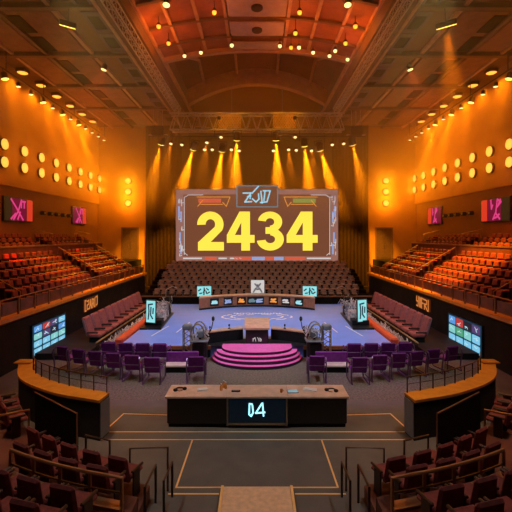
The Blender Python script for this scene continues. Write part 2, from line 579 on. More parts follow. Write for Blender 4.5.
tr = thing('lighting_truss', 'wide silver box truss spanning the stage above the video screen', 'truss', (0, 38, 16.0))
c, l = lattice_truss((-8.2, 0, 0), (8.2, 0, 0), .9, 1.55, .10, 16)
c.build('chord', M['truss'], tr)
l.build('lattice', M['truss'], tr)
for s in (-1, 1):
    b = MB()
    for i in range(9):
        for j in range(4):
            x, z = s * 2.55 - 1.05 + i * .235, .12 + j * .33
            b.tube([(x, -.5, z), (x + .23, -.5, z + .3)], .04, 4).tube([(x + .23, -.5, z), (x, -.5, z + .3)], .04, 4)
    o = b.build('lattice_panel', M['lattice'], tr)
    o['label'] = 'gilded lattice panel'
for x in (-7, -2.4, 2.4, 7):
    MB().tube([(x, 0, 1.5), (x, 0, 4.0 if abs(x) < 6 else 1.88)], .03, 5).build('suspension_cable', M['steel'], tr)
for s in (-1, 1):
    tr2 = thing('lighting_truss', 'long slim box truss hung below the %s ceiling beam' % SIDE[s], 'truss', (s * 7.25, 0, 17.28))
    c, l = lattice_truss((0, 14, 0), (0, 37.0, 0), .45, .5, .045, 30)
    c.build('chord', M['truss'], tr2)
    l.build('lattice', M['truss'], tr2)
    for y in (15, 22, 29, 36):
        MB().tube([(0, y, .5), (0, y, .61)], .03, 5).build('hanger', M['steel'], tr2)
    h = thing('hanging_hoist', 'dark chain hoist cluster at the %s end of the stage truss' % SIDE[s], 'hoist', (s * 9.4, 38, 15.5))
    MB().rbox(-.55, .55, -.4, .4, 0, .9, .06).build('motor_box', M['black'], h)
    for x in (-.7, 0, .7):
        MB().tube([(x * .6, 0, .9), (x * .6, 0, 2.5)], .04, 5).build('chain', M['steel'], h)
    MB().tube([(-.9, 0, .1), (.9, 0, .1)], .06, 6).build('bar', M['truss'], h)
bar = thing('lighting_bar', 'thin black lamp bar under the stage truss', 'lamp bar', (0, 37.6, 15.35))
MB().tube([(-10.2, 0, 0), (10.2, 0, 0)], .05, 6).build('pipe', M['housing'], bar)
for x in (-8, -4, 0, 4, 8):
    MB().tube([(x, 0, 0), (x, 0, .54)], .03, 5).build('hanger', M['housing'], bar)

# spotlight prototype: beam along local -Z


def spot_parts(root, sc, lens):
    yk = MB().tube([(-.2 * sc, 0, 0), (-.2 * sc, 0, .25 * sc), (.2 * sc, 0, .25 * sc), (.2 * sc, 0, 0)], .018 * sc, 5)
    yk.build('yoke', M['housing'], root)
    MB().lathe([(.12 * sc, .16 * sc), (.16 * sc, .1 * sc), (.17 * sc, -.12 * sc), (.20 * sc, -.2 * sc)], 14).build('body', M['housing'], root, True)
    MB().lathe([(.16 * sc, -.235 * sc), (.185 * sc, -.205 * sc)], 14).build('lens', lens, root)


def spotlight(loc, aim, sc, label, group, lens='lens_spot', power=0, cone=14, color=AMBER, blend=.6, name='hanging_spotlight'):
    t = thing(name, label, 'spotlight', loc, 0, group)
    d = Vector(aim) - Vector(loc)
    t.rotation_euler = d.to_track_quat('-Z', 'Y').to_euler()
    spot_parts(t, sc, M[lens])
    if power:
        light('SPOT', 'spot_beam', (0, 0, -.32 * sc), power, color, t, .06, cone, blend)
    return t


# beams over the screen (positions left to right)
SP = 110000
beams = [(-8.8, 14.9, -13.0, 4.5, 'outermost left'), (-5.8, 14.4, -10.0, 4.5, 'second from the left'), (-3.2, 14.25, -5.4, 4.0, 'third from the left'), (-1.85, 15.3, -2.5, 5, 'left inner high'),
         (1.75, 15.3, 2.5, 5, 'right inner high'), (4.35, 14.75, 6.4, 4.0, 'third from the right'), (5.75, 14.35, 10.0, 4.5, 'second from the right'), (8.75, 14.85, 13.0, 4.5, 'outermost right')]
for (x, z, xa, za, w) in beams:
    spotlight((x, 37, z), (xa, 43.0, za), 1.9, 'bright amber spotlight with a wide beam, %s over the stage screen' % w, 'beam spotlights over the stage',
              power=SP * (.4 if abs(x) > 8 else 1), cone=24, blend=1.0)
smalls = [(-7.9, 14.6), (-4.6, 14.7), (-4.8, 14.05), (-4.1, 14.05), (-3.3, 15.2), (-2.35, 14.05), (-1.65, 13.95), (1.5, 13.95), (2.9, 14.05), (3.6, 14.0), (5.0, 13.95), (3.5, 15.2), (7.95, 14.6), (-6.9, 14.5), (6.9, 14.5)]
smalls.sort()
for i, (x, z) in enumerate(smalls):
    spotlight((x, 36.8, z), (x * 1.1, 30, 3), .8, 'small pale spotlight under the stage truss, %s from the left' % nth(i + 1), 'small spotlights over the stage', 'lens_small',
              power=(2600 if i % 3 == 0 else 0), cone=26)

for s in (-1, 1):  # extra spots added to brighten the gilded truss panels
    spotlight((s * 3.2, 33.5, 15.9), (s * 2.55, 37.6, 16.8), .8, 'small amber spotlight lighting the %s gilded panel of the truss' % SIDE[s], 'truss panel spotlights', 'lens_small', power=700, cone=70, blend=.8)
# flood lamps along the wall/ceiling corners and spots on the truss below them
for s in (-1, 1):
    for i in range(6):
        y = 28.5 + 2.43 * i
        t = thing('ceiling_floodlight', 'amber floodlight in the %s ceiling corner, %s from the stage' % (SIDE[s], nth(6 - i)), 'floodlight', (s * 16.7, y, 17.6), 0,
                  'floodlights of the %s ceiling corner' % SIDE[s])
        MB().rbox(-.34, .34, -.34, .34, .02, .3, .05).build('housing', M['housing'], t)
        MB().lathe([(.24, -.04), (.34, .02)], 16).build('lens', M['lens_flood'], t)
        MB().tube([(0, 0, .3), (0, 0, .4)], .05, 6).build('bracket', M['housing'], t)
        light('SPOT', 'flood_light', (0, 0, -.12), 600, AMBER, t, .25, 150, .8)
    tr3 = thing('lighting_bar', 'black lamp bar along the %s wall below the floodlights' % SIDE[s], 'lamp bar', (s * 16.0, 0, 16.55))
    MB().tube([(0, 24.5, 0), (0, 42.5, 0)], .05, 6).build('pipe', M['housing'], tr3)
    for y in (25.5, 30, 35, 40, 42):
        MB().tube([(0, y, 0), (0, y, 1.4)], .03, 5).build('hanger', M['housing'], tr3)
    for i in range(12):
        y = 25.3 + 1.5 * i
        big = i in (0, 3, 5, 7)
        spotlight((s * 16.0, y, 16.17), (s * (14.2 if big else 15.5), y + (1.0 if big else .3), 8), 1.15 if big else .8,
                  '%s %s spotlight from the stage on the %s wall lamp bar' % (nth(12 - i), 'bright' if big else 'small', SIDE[s]), 'spotlights of the %s lamp bar' % SIDE[s],
                  'lens_spot' if big else 'lens_small', power=17000 if big else 0, cone=26, blend=.9)
    # round wall lamps: two rows of eight
    for r_ in range(2):
        for i in range(8):
            y = 27.2 + 2.34 * i
            t = thing('wall_lamp', 'round amber wall lamp, %s row on %s wall, %s from the stage' % (('upper', 'lower')[r_], SIDE[s], nth(8 - i)), 'wall lamp',
                      (s * (WX - .18), y, 12.25 - 1.22 * r_), s * PI / 2, 'round lamps of the %s wall' % SIDE[s])
            # local +Y points off the wall
            d = MB()
            d.tube([(0, 0, 0), (0, .16, 0)], .40, 20)
            d.build('housing', M['housing'], t, True)
            MB().tube([(0, .16, 0), (0, .22, 0), (0, .25, 0)], [.37, .35, .24], 20).build('lens', M['lens_wall'], t, True)
            light('POINT', 'lamp_light', (0, .42, 0), 36, AMBER, t, .12)
    for i, z in enumerate((12.05, 10.85, 9.6)):
        t = thing('wall_lamp', 'amber lamp on the rear wall %s of the stage, %s of three' % (SIDE[s], ('topmost', 'middle', 'lowest')[i]), 'wall lamp', (s * 14.15, YB, z), PI,
                  'rear wall lamps %s of the stage' % SIDE[s])
        MB().tube([(0, 0, 0), (0, .14, 0)], .36, 18).build('housing', M['housing'], t, True)
        MB().tube([(0, .14, 0), (0, .2, 0), (0, .23, 0)], [.33, .31, .2], 18).build('lens', M['lens_flood'], t, True)
        light('POINT', 'lamp_light', (0, .7, 0), 260, AMBER, t, .3)

# pendants in the vault
pend = [(-2.4, 22.5, 18.6, 1), (2.4, 22.5, 18.6, 1), (2.4, 25.0, 18.7, 1), (2.3, 27.0, 18.75, 1), (2.85, 27.1, 18.8, 0), (-1.7, 27.0, 18.9, 0), (1.55, 27.1, 18.9, 0), (4.0, 28.5, 19.1, 0), (5.2, 28.7, 18.95, 0),
        (6.5, 28.7, 18.7, 0), (5.9, 24.0, 18.6, 1), (5.75, 26.0, 18.55, 1), (5.4, 27.6, 18.8, 0), (-5.9, 24.0, 18.6, 1), (-5.75, 26.0, 18.55, 1), (-4.0, 28.5, 19.1, 0), (-5.2, 28.7, 18.95, 0)]
pend.sort()
for i, (x, y, z, b) in enumerate(pend):
    t = thing('hanging_pendant', '%s bulb on a cord under the vault, %s from the left' % (('small pale', 'glowing orange')[b], nth(i + 1)), 'pendant lamp', (x, y, z), 0, 'bulbs hanging under the vault')
    top = vault_z(x) - z
    MB().tube([(0, 0, .12), (0, 0, top)], .02, 5).build('cord', M['black'], t)
    MB().lathe([(.05, .22), (.13, .12), (.16, .02)], 12).build('cap', M['housing'], t, True)
    MB().lathe([(.02, -.17), (.10, -.12), (.13, -.03), (.12, .04)], 12).build('bulb', M['bulb'] if b else M['lens_small'], t, True)
    if b:
        light('POINT', 'bulb_light', (0, 0, -.3), 90, DEEP, t, .15)
# bar floods near the side ceilings
for s, sc in ((1, 1.0), (-1, .8)):
    L = (s * 9.75, 20.6, 16.9)
    t = thing('hanging_floodlight', ('large tilted strip floodlight hanging under the right ceiling, throwing a broad beam' if s > 0 else 'small strip floodlight hanging under the left ceiling'), 'floodlight', L)
    t.rotation_euler = (Vector((s * 12.6, 24.5, 8)) - Vector(L)).to_track_quat('-Z', 'Y').to_euler()
    MB().rbox(-.5 * sc, .5 * sc, -.16, .16, -.1, .16, .04).build('housing', M['housing'], t)
    for q in range(2):
        MB().box(-.46 * sc, .46 * sc, -.13 + q * .14, -.01 + q * .14, -.13, -.1).build('lens', M['lens_spot'], t)
    MB().tube([(0, 0, .16), (0, 0, .75)], .03, 6).build('hanger', M['housing'], t)
    light('SPOT', 'strip_beam', (0, 0, -.3), 50000 if s > 0 else 6000, AMBER, t, .15, 30, .8)

# added unseen pale lamps that brighten the stage and arena floor
for s in (-1, 1):
    for (y0, y1, pw, aim, w) in ((8.0, 12.3, 165, (s * 1.5, 12.5, 0), 'nearer'), (13.2, 18.8, 600, (s * .5, 27.0, .5), 'farther')):
        L = Vector((s * 7.95, (y0 + y1) / 2, 17.4))
        t = thing('added_hanging_batten', '%s long pale batten lamp below the %s ceiling truss' % (w, SIDE[s]), 'batten lamp', L, 0, 'batten lamps of the side trusses')
        MB().rbox(-.14, .14, -(y1 - y0) / 2, (y1 - y0) / 2, 0, .14, .03).build('housing', M['housing'], t)
        MB().box(-.1, .1, -(y1 - y0) / 2 + .05, (y1 - y0) / 2 - .05, -.02, 0).build('lens', M['lens_added_batten'], t)
        for q in (-1, 1):
            MB().tube([(0, q * 2.8, .14), (0, q * 2.8, .48)], .02, 5).build('hanger', M['housing'], t)
        o = light('AREA', 'added_batten_light', (0, 0, -.06), pw, ((1., .92, .82) if w == 'nearer' else (.72, .84, 1.)), t, sx=.3, sy=y1 - y0, aim=Vector(aim) - L)
        o.data.spread = R(75)
        d = (Vector(aim) - L).normalized()
        ax = Vector((0, 1, 0)) - d * d.y
        ax.normalize()
        o.rotation_euler = Matrix((ax.cross(-d), ax, -d)).transposed().to_euler()
spotlight((0, 18.4, 18.4), (0, 18.9, 0), 1.1, 'magenta spotlight over the stage steps', 'coloured spotlights of the vault', 'lens_small', power=2000, cone=17, color=(1., .12, .55), blend=.5)
for s in (-1, 1):
    spotlight((s * 4.6, 20.3, 17.9), (s * 4.3, 16.6, 0), 1.0, 'violet spotlight over the %s chairs' % SIDE[s], 'coloured spotlights of the vault', 'lens_small', power=2300, cone=18, color=(.8, .2, 1.), blend=.5)
    spotlight((s * 9.0, 11.8, 17.0), (s * 6.2, 12.6, 1.0), 1.0, 'amber spotlight over the %s curved barrier' % SIDE[s], 'amber spotlights of the side trusses', 'lens_small', power=2600, cone=34, color=(1., .40, .08), blend=.8)
    spotlight((s * 9.9, 26, 17.0), (s * 13.5, 25, 3.5), 1.0, 'red spotlight aimed at the %s balcony seats' % SIDE[s], 'red spotlights of the side trusses', 'lens_small', power=2700, cone=75, color=(1., .16, .055), blend=.7)
UX, UZ = Vector((1, 0, 0)), Vector((0, 0, 1))
# ------------------------------------------------------------------ seats
def seat_proto(name, fabric, w=.56, h=.86, parts=True, round_=.05):
    """tip-up seat facing +Y, base at the floor"""
    sh = lambda p: Vector((p.x * (1 - .10 * max(0, (p.z - .55)) / .35), p.y - .16 * max(0, p.z - .4), p.z))
    t = bpy.data.objects.new(name, None)
    COL.objects.link(t)
    cush = MB().rbox(-w * .44, w * .44, -.12, .34, .36, .47, .04)
    back = MB().rbox(-w * .46, w * .46, -.22, -.12, .34, h, round_, tf=sh)
    arms = []
    for q in (-1, 1):
        arm = MB()
        arms.append(arm)
        arm.rbox(q * w * .49 - .03, q * w * .49 + .03, -.16, .26, .54, .60, .02)
        arm.box(q * w * .49 - .02, q * w * .49 + .02, -.1, .12, 0, .54)
    if parts:
        cush.build('seat', fabric, t)
        back.build('backrest', fabric, t)
        for arm in arms:
            arm.build('armrest', M['rail_dark'], t)
        return t
    bpy.data.objects.remove(t)
    m = MB()
    for k, src in ((0, cush), (0, back), (1, arms[0]), (1, arms[1])):
        m.add(src.v, src.f, k)
    return m.build(name, [fabric, M['rail_dark']])


def place(proto, used, loc, rz, label, cat, group):
    o = proto if not used else copy_tree(proto)
    o.location = loc
    o.rotation_euler = (0, 0, rz)
    return tag(o, label, cat, group)


AISLES = (19.6, 30.0, 37.0)
ROWS = [(11.95 + .68 * k, 2.4 + .42 * k) for k in range(5)] + [(15.56 + .665 * k, 4.72 + .30 * k) for k in range(3)]
near_p = seat_proto('tier_seat', M['seat_red'])
far_p = seat_proto('tier_seat', M['seat_red'], parts=False)
dark_p = seat_proto('tier_seat', M['seat_dark'], parts=False)
vivid_p = seat_proto('tier_seat', M['seat_vivid'])
usedk = {}
vivid_spots = {(-1, 4, 24.6), (-1, 4, 25.4), (1, 4, 24.6), (-1, 4, 31.5)}
n_tier = 0
for s in (-1, 1):
    vv = [(4, 23.9), (4, 24.6), (4, 33.2)] if s < 0 else [(4, 24.4), (3, 33.4)]
    for k, (ax, z) in enumerate(ROWS):
        ys = []
        y = 38.35
        y_min = ax * 1.556 - .5
        while y > y_min:
            if all(abs(y - a) > .46 for a in AISLES):
                ys.append(y)
            y -= .73
        for i, y in enumerate(ys):
            rowname = '%s row of %s balcony' % (nth(k + 1), SIDE[s]) if k < 5 else '%s row behind %s balcony divider' % (nth(k - 4), SIDE[s])
            vivid = any(k == a and abs(y - b) < .37 for a, b in vv)
            if vivid:
                key, p, c = 'v', vivid_p, 'vivid red'
            elif k >= 5:
                key, p, c = 'd', dark_p, 'maroon'
            elif y < 27.5:
                key, p, c = 'n', near_p, 'red'
            else:
                key, p, c = 'f', far_p, 'red'
            place(p, key in usedk, (s * ax, y, z), s * PI / 2 + random.uniform(-.03, .03), '%s seat in %s, %s from the stage end' % (c, rowname, nth(i + 1)), 'seat',
                  'balcony seats, %s side' % SIDE[s])
            usedk[key] = 1
            n_tier += 1
print('tier seats', n_tier)

for s in (-1, 1):
    # stepped concrete tier: profile extruded along Y
    P = [(11.0, 0), (11.0, 2.12), (11.0, 2.4), (11.6, 2.4)]
    for k in range(1, 5):
        xr = ROWS[k][0] - .34
        P += [(xr, ROWS[k - 1][1]), (xr, ROWS[k][1])]
    P += [(15.02, ROWS[4][1]), (15.02, 5.28), (15.2, 5.28), (15.2, ROWS[5][1])]
    for k in (6, 7):
        xr = ROWS[k][0] - .34
        P += [(xr, ROWS[k - 1][1]), (xr, ROWS[k][1])]
    P += [(17.5, ROWS[7][1]), (17.5, 0)]
    b = MB()
    n = len(P)
    b.loft([[(s * x, y, z) for x, z in P] for y in (8, 38.85)], closed=True, cap=True)
    struct(b.build('balcony', M['step']), 'stepped %s balcony carrying the red seats' % SIDE[s])
    x0, x1 = sorted((s * 10.9, s * 11.03))
    struct(MB().box(x0, x1, 8, 38.9, 0, 2.12).build('wall_under_balcony_' + SIDE[s], M['dark']))
    x0, x1 = sorted((s * 10.72, s * 11.25))
    trim(MB().box(x0, x1, 8, 38.95, 2.27, 2.42), M['ledge'], 'oak ledge with a painted orange glow along the %s balcony edge' % SIDE[s])
    x0, x1 = sorted((s * 14.98, s * 15.24))
    trim(MB().box(x0, x1, 8, 38.9, 5.28, 5.38), M['rail'], 'bronze capping of the %s balcony divider' % SIDE[s])
    x0, x1 = sorted((s * 12.7, s * 17.5))
    struct(MB().box(x0, x1, 38.9, YB, 0, 3.45).build('landing_block', M['black']), 'dark landing block below the %s rear door' % SIDE[s])
    # railing on the ledge
    rl = thing('balcony_railing', 'bronze railing with infill panels on the %s balcony ledge' % SIDE[s], 'railing', (s * 11.0, 0, 2.42))
    MB().tube([(0, 9, .78), (0, 38.7, .78)], .035, 6).build('top_rail', M['rail'], rl)
    y = 9.0
    while y < 38.8:
        MB().box(-.035, .035, y - .035, y + .035, 0, .80).build('post', M['rail'], rl)
        if y + 1.35 < 38.8:
            MB().rbox(-.015, .015, y + .14, y + 1.21, .12, .64, .01).build('infill_panel', M['glass_panel'], rl)
        y += 1.35
    for i, a in enumerate(AISLES):
        hr = thing('stair_handrail', 'sloping handrail on the %s balcony stair, %s from the stage' % (SIDE[s], nth(3 - i)), 'handrail', (s * 11.6, a, 2.42), 0, 'stair handrails of the %s balcony' % SIDE[s])
        MB().tube([(0, 0, .0), (0, 0, .85), (s * 3.3, 0, 2.75), (s * 3.4, 0, 1.7)], .03, 6).build('rail', M['rail'], hr)
        MB().tube([(s * 1.3, 0, .35), (s * 1.3, 0, 1.6)], .025, 5).build('post', M['rail'], hr)
        if i > 0:
            MB().tube([(s * 3.75, 0, 2.4), (s * 3.75, 0, 3.75), (s * 5.3, 0, 4.1), (s * 5.3, 0, 2.9)], .03, 6).build('rail', M['rail'], hr)
    gr = thing('landing_railing', 'short bronze guard rail on the landing beside the %s rear door' % SIDE[s], 'railing', (s * 16.0, 40.2, 3.46))
    MB().tube([(-.5, 0, 0), (-.5, 0, 1.0), (.9, 0, 1.0), (.9, 0, 0)], .035, 6).build('rail', M['rail'], gr)
    MB().tube([(-.5, 0, .5), (.9, 0, .5)], .025, 5).build('mid_rail', M['rail'], gr)

    # small amber sign below the ledge
    yy = 26.1
    sg = thing('balcony_sign', 'small amber character sign fixed under the %s balcony ledge' % SIDE[s], 'sign', (s * 10.88, yy, 1.22))
    # sign frame: u runs towards the viewer's right, v up, normal off the wall
    u = Vector((0, 1, 0)) if s < 0 else Vector((0, -1, 0))
    nrm = Vector((-s, 0, 0))
    o0 = -u * 1.05 + nrm * .01
    MB().prism([(0, 0), (2.1, 0), (2.1, .78), (0, .78)], o0, u, (0, 0, 1), .06).build('backing', M['sign_bg'], sg)
    o1 = o0 + nrm * .07
    if s < 0:
        G = [[(.22, .70), (.06, .70), (.06, .05), (.22, .05)], [(.35, .62), (.62, .66), (.62, .42), (.36, .38), (.36, .12), (.64, .12)], [(.74, .10), (.88, .66), (1.02, .10)], [(.80, .3), (.98, .3)],
             [(1.14, .08), (1.14, .66), (1.40, .60), (1.36, .36), (1.16, .34)], [(1.34, .3), (1.44, .1)], [(1.58, .08), (1.58, .66)], [(1.72, .70), (1.98, .72), (1.96, .2), (1.80, .16)]]
    else:
        G = [[(.10, .72), (.10, .42), (.40, .40), (.40, .72)], [(.40, .40), (.36, .1), (.08, .10)], [(.60, .08), (.60, .72)], [(.76, .08), (.76, .70)], [(.92, .06), (.92, .70), (1.25, .68)], [(.92, .40), (1.2, .40)],
             [(1.36, .68), (1.72, .66), (1.70, .42), (1.38, .40), (1.72, .10)], [(1.38, .06), (1.38, .40)], [(1.94, .72), (1.94, .04), (1.80, .04)]]
    MB().strokes(G, o1, u, (0, 0, 1), .085, .02).build('lettering', M['sign_amber'], sg)

    # tiled screen on the wall below the balcony
    ts = thing('wall_mounted_tile_screen', 'glowing blue screen of small picture tiles on the dark wall below the %s balcony' % SIDE[s], 'screen', (s * 10.9, 20.9, .08))
    nr = 4 if s < 0 else 3
    wd, ht = 3.4, 1.62
    o0 = -u * wd / 2
    MB().prism([(0, 0), (wd, 0), (wd, ht), (0, ht)], o0, u, (0, 0, 1), .1).build('housing', M['bezel'], ts)
    MB().prism([(.05, .05), (wd - .05, .05), (wd - .05, ht - .05), (.05, ht - .05)], o0 + nrm * .1, u, (0, 0, 1), .012).build('panel', M['tile_bg'], ts)
    if s < 0:
        tc = ['bgda', 'cgea', 'aaca', 'aaaa']
        tc = ['beda', 'cdgb', 'aacc', 'aaaa']
    else:
        tc = ['begd', 'cfca', 'aaaa']
    tw, th = (wd - .2) / 4, (ht - .16) / nr
    keys = 'abcdefg'
    for r_ in range(nr):
        for c_ in range(4):
            x, z = .10 + c_ * tw, ht - .08 - (r_ + 1) * th
            a, b, c, d = x + .05, x + tw - .05, z + .04, z + th - .04
            e = .04
            tl = MB()
            tl.prism([(a + e, c), (b - e, c), (b, c + e), (b, d - e), (b - e, d), (a + e, d), (a, d - e), (a, c + e)], o0 + nrm * .112, u, (0, 0, 1), .01)
            tl = tl.build('picture_tile', M['tile_' + tc[r_][c_]], ts)
            rng = random.Random(r_ * 7 + c_ * 3 + s)
            g = []
            px, pz = rng.uniform(a + .25, b - .25), rng.uniform(c + .12, d - .12)
            for q in range(5):
                g.append([(px, pz), (min(b - .06, max(a + .06, px + rng.uniform(-.22, .22))), min(d - .05, max(c + .05, pz + rng.uniform(-.14, .14))))])
            MB().strokes(g, o0 + nrm * .122, u, (0, 0, 1), .035, .006).build('image', M['tile_mark'], tl)

    # two screens high on the side wall
    for big in (1, 0):
        y0, y1, z0, z1 = (27.4, 31.0, 7.05, 8.78) if big else (37.6, 40.7, 7.15, 8.85)
        wd, ht = y1 - y0, z1 - z0
        tv = thing('wall_mounted_screen', '%s magenta and red screen on the %s side wall' % ('larger nearer' if big else 'smaller farther', SIDE[s]), 'screen', (s * (WX - .02), (y0 + y1) / 2, z0))
        o0 = -u * wd / 2
        MB().prism([(0, 0), (wd, 0), (wd, ht), (0, ht)], o0, u, (0, 0, 1), .14).build('housing', M['bezel'], tv)
        p = MB()
        o1 = o0 + nrm * .14
        q = lambda a, b, c, d, mi: p.prism([(a * wd, c * ht), (b * wd, c * ht), (b * wd, d * ht), (a * wd, d * ht)], o1, u, (0, 0, 1), .01, mi)
        if big and s < 0:
            q(.03, .26, .04, .96, 0), q(.26, .74, .04, .96, 1), q(.76, .97, .04, .96, 2)
        elif big:
            q(.03, .24, .04, .96, 2), q(.26, .72, .04, .96, 1), q(.72, .97, .04, .96, 0)
        else:
            q(.03, .30, .04, .96, 1 if s < 0 else 2), q(.30, .70, .04, .96, 1), q(.70, .97, .04, .96, 2 if s < 0 else 1)
        p.build('panel', [M['tv_olive'], M['tv_crimson'], M['tv_red']], tv)
        X = [[(.22, .90), (.40, .55), (.62, .08)], [(.30, .08), (.46, .45), (.56, .92)], [(.22, .10), (.36, .32)], [(.44, .10), (.52, .40)], [(.56, .60), (.56, .86), (.70, .86)], [(.66, .60), (.66, .84)]]
        if s > 0:
            X = [[(.38, .92), (.40, .55), (.44, .70)], [(.60, .92), (.55, .40), (.45, .10)], [(.55, .35), (.68, .10)], [(.62, .65), (.70, .90)], [(.50, .15), (.60, .2), (.66, .3)], [(.60, .92), (.72, .80), (.60, .62)]]
        X = [[(a * wd, b * ht) for a, b in ln] for ln in X]
        MB().strokes(X, o1 + nrm * .012, u, (0, 0, 1), .15, .008).build('graphic', M['tv_pink'], tv)
    for i in range(5):
        y = 32.2 + i * 1.12
        w = thing('wall_mounted_speaker', 'small dark speaker on the %s wall between the screens, %s from the stage' % (SIDE[s], nth(5 - i)), 'speaker', (s * (WX - .02), y, 7.85), s * PI / 2, 'small speakers of the %s wall' % SIDE[s])
        MB().rbox(-.2, .2, .12, .42, -.16, .16, .03).build('cabinet', M['black'], w)
        MB().tube([(0, 0, 0), (0, .14, 0)], .05, 6).build('bracket', M['black'], w)
        MB().tube([(0, .42, 0), (0, .44, 0)], .11, 12).build('grille', M['grey_plastic'], w)

# ------------------------------------------------------------------ stage
sd = MB()
sd.box(-6.85, 6.85, 19.85, 32.2, 0, .55)
struct(sd.build('stage_floor', M['stage_blue']), 'blue stage floor')
trim(MB().box(-6.9, -2.3, 19.72, 19.86, .40, .565).box(2.3, 6.9, 19.72, 19.86, .40, .565), M['stage_edge'], 'reddish timber edge of the blue stage')
trim(MB().box(-6.88, -2.3, 19.76, 19.85, 0, .40).box(2.3, 6.88, 19.76, 19.85, 0, .40), M['black'], 'dark fascia under the stage edge')
struct(MB().box(-12.2, 12.2, 32.6, 44.2, 0, .55).build('stage_floor_rear', M['dark']), 'dark floor under the rear bleachers')
# ring mark and lines on the stage
b = MB()
rng = random.Random(3)
for a in range(44):
    an = a / 44 * 2 * PI
    for (rx, ry) in ((2.35, 1.15), (1.75, .8)):
        if rng.random() < .8:
            p0 = (rx * math.cos(an), 27.0 + ry * math.sin(an))
            p1 = (rx * math.cos(an + .10) + rng.uniform(-.06, .06), 27.0 + ry * math.sin(an + .10) + rng.uniform(-.1, .1))
            b.strokes([[p0, p1]], (0, 0, .552), (1, 0, 0), (0, 1, 0), .12, .004)
for i in range(16):
    x = -1.6 + i * .213
    y = 28.15 + rng.uniform(-.05, .05)
    b.strokes([[(x, y), (x + .14, y + rng.uniform(-.15, .15))], [(x, y - .12), (x + .02, y + .16)]], (0, 0, .552), (1, 0, 0), (0, 1, 0), .09, .004)
struct(b.build('stage_floor_emblem', M['stage_mark']), 'pale ring emblem painted on the blue stage')
for s in (-1, 1):
    for k, (xa, ya, xb, yb) in enumerate(((4.55, 22.6, 4.25, 25.2), (5.75, 21.8, 5.35, 24.2), (6.35, 23.2, 5.75, 25.8))):
        struct(MB().strokes([[(s * xa, ya), (s * xb, yb)]], (0, 0, .552), (1, 0, 0), (0, 1, 0), .07, .004).build('stage_floor_line', M['stage_mark']), 'white line on the %s half of the stage' % SIDE[s])

# steps: four curved treads
st = thing('stage_steps', 'curved magenta stage steps with four glowing pink treads', 'steps', (0, 19.8, 0))
for k, (w, yf, z) in enumerate(((2.2, 17.88, .15), (2.1, 18.13, .30), (1.98, 18.38, .44), (1.72, 18.66, .567))):
    pts = []
    for i in range(25):
        a = PI + PI * i / 24
        ca, sa = math.cos(a), math.sin(a)
        x = w * math.copysign(abs(ca) ** .9, ca)
        y = 19.72 + (19.72 - yf) * math.copysign(abs(sa) ** 1.0, sa)
        pts.append((x, y - 19.8))
    if k == 3:
        pts = [(1.85, .0), (1.85, .7)][::-1][1:] and pts
    rs = MB().prism(pts, (0, 0, .0), (1, 0, 0), (0, 1, 0), z - .02).build('riser', M['pink_riser'], st)
    tp = [(x * 1.004, y - .006) for x, y in pts]
    if k == 3:
        tp = tp[:-1] + [(1.72, .38), (-1.72, .38)]
    MB().prism(tp, (0, 0, z - .02), (1, 0, 0), (0, 1, 0), .02).build('tread', M['pink'], st)
struct(MB().prism([(-2.75, 19.74), (2.75, 19.74), (2.75, 20.2), (1.8, 20.75), (.7, 21.2), (-.7, 21.2), (-1.8, 20.75), (-2.75, 20.2)], (0, 0, .551), UX, UZ.cross(UX), .006).build('stage_floor_apron', M['black']), 'black apron on the stage before the low walls')
# low curved walls and podium
for s in (-1, 1):
    wl = thing('low_curved_wall', 'low dark curved wall with a timber cap %s of the podium' % SIDE[s], 'low wall', (s * 1.7, 20.6, .55))
    P = [(s * (.74 + 2.0 * i / 10), 21.0 - 1.0 * (i / 10) ** 1.3) for i in range(11)]
    rows, cap = [], []
    for (x, y) in P:
        rows.append([(x - s * 1.7, y - 20.6, 0.02), (x - s * 1.7, y + .3 - 20.6, 0.02), (x - s * 1.7, y + .3 - 20.6, .56), (x - s * 1.7, y - 20.6, .56)])
        cap.append([(x - s * 1.7, y - .06 - 20.6, .56), (x - s * 1.7, y + .42 - 20.6, .56), (x - s * 1.7, y + .42 - 20.6, .62), (x - s * 1.7, y - .06 - 20.6, .62)])
    MB().loft(rows, closed=True, cap=True).build('body', M['black'], wl)
    MB().loft(cap, closed=True, cap=True).build('cap', M['podium_top'], wl)
    for i in range(2):
        b = thing('table_microphone', 'tiny black microphone on the wall cap %s of the podium, %s one' % (SIDE[s], ('outer', 'inner')[i]), 'microphone', (s * (2.4 - i * .95), (20.38, 20.86)[i], 1.172))
        MB().lathe([(.07, 0), (.07, .03), (.015, .04), (.015, .12)], 8).build('base', M['black'], b)
        MB().lathe([(.02, .12), (.045, .16), (.045, .2), (.02, .24)], 8).build('head', M['black'], b)
pd = thing('podium', 'black podium with a sloping pale oak top at the head of the steps', 'podium', (0, 20.2, .57))
MB().rbox(-.57, .57, 0, 1.3, 0, .70, .02).build('body', M['black_gloss'], pd)
MB().loft([[(-.64, -.06, .70), (.64, -.06, .70)], [(-.64, -.06, .80), (.64, -.06, .80)], [(-.66, 1.40, 1.02), (.66, 1.40, 1.02)], [(-.66, 1.40, .70), (.66, 1.40, .70)], [(-.64, -.06, .70), (.64, -.06, .70)]]).build('top', M['podium_top'], pd)
MB().strokes([[(-.2, .12), (-.2, .26)], [(-.2, .2), (-.1, .3), (-.06, .12)], [(.03, .3), (.08, .22), (.1, .12)], [(.16, .12), (.14, .28), (.22, .2), (.2, .12)]], (0, -.001, 0), (1, 0, 0), (0, 0, 1), .03, .012).build('emblem', M['v_white'], pd)
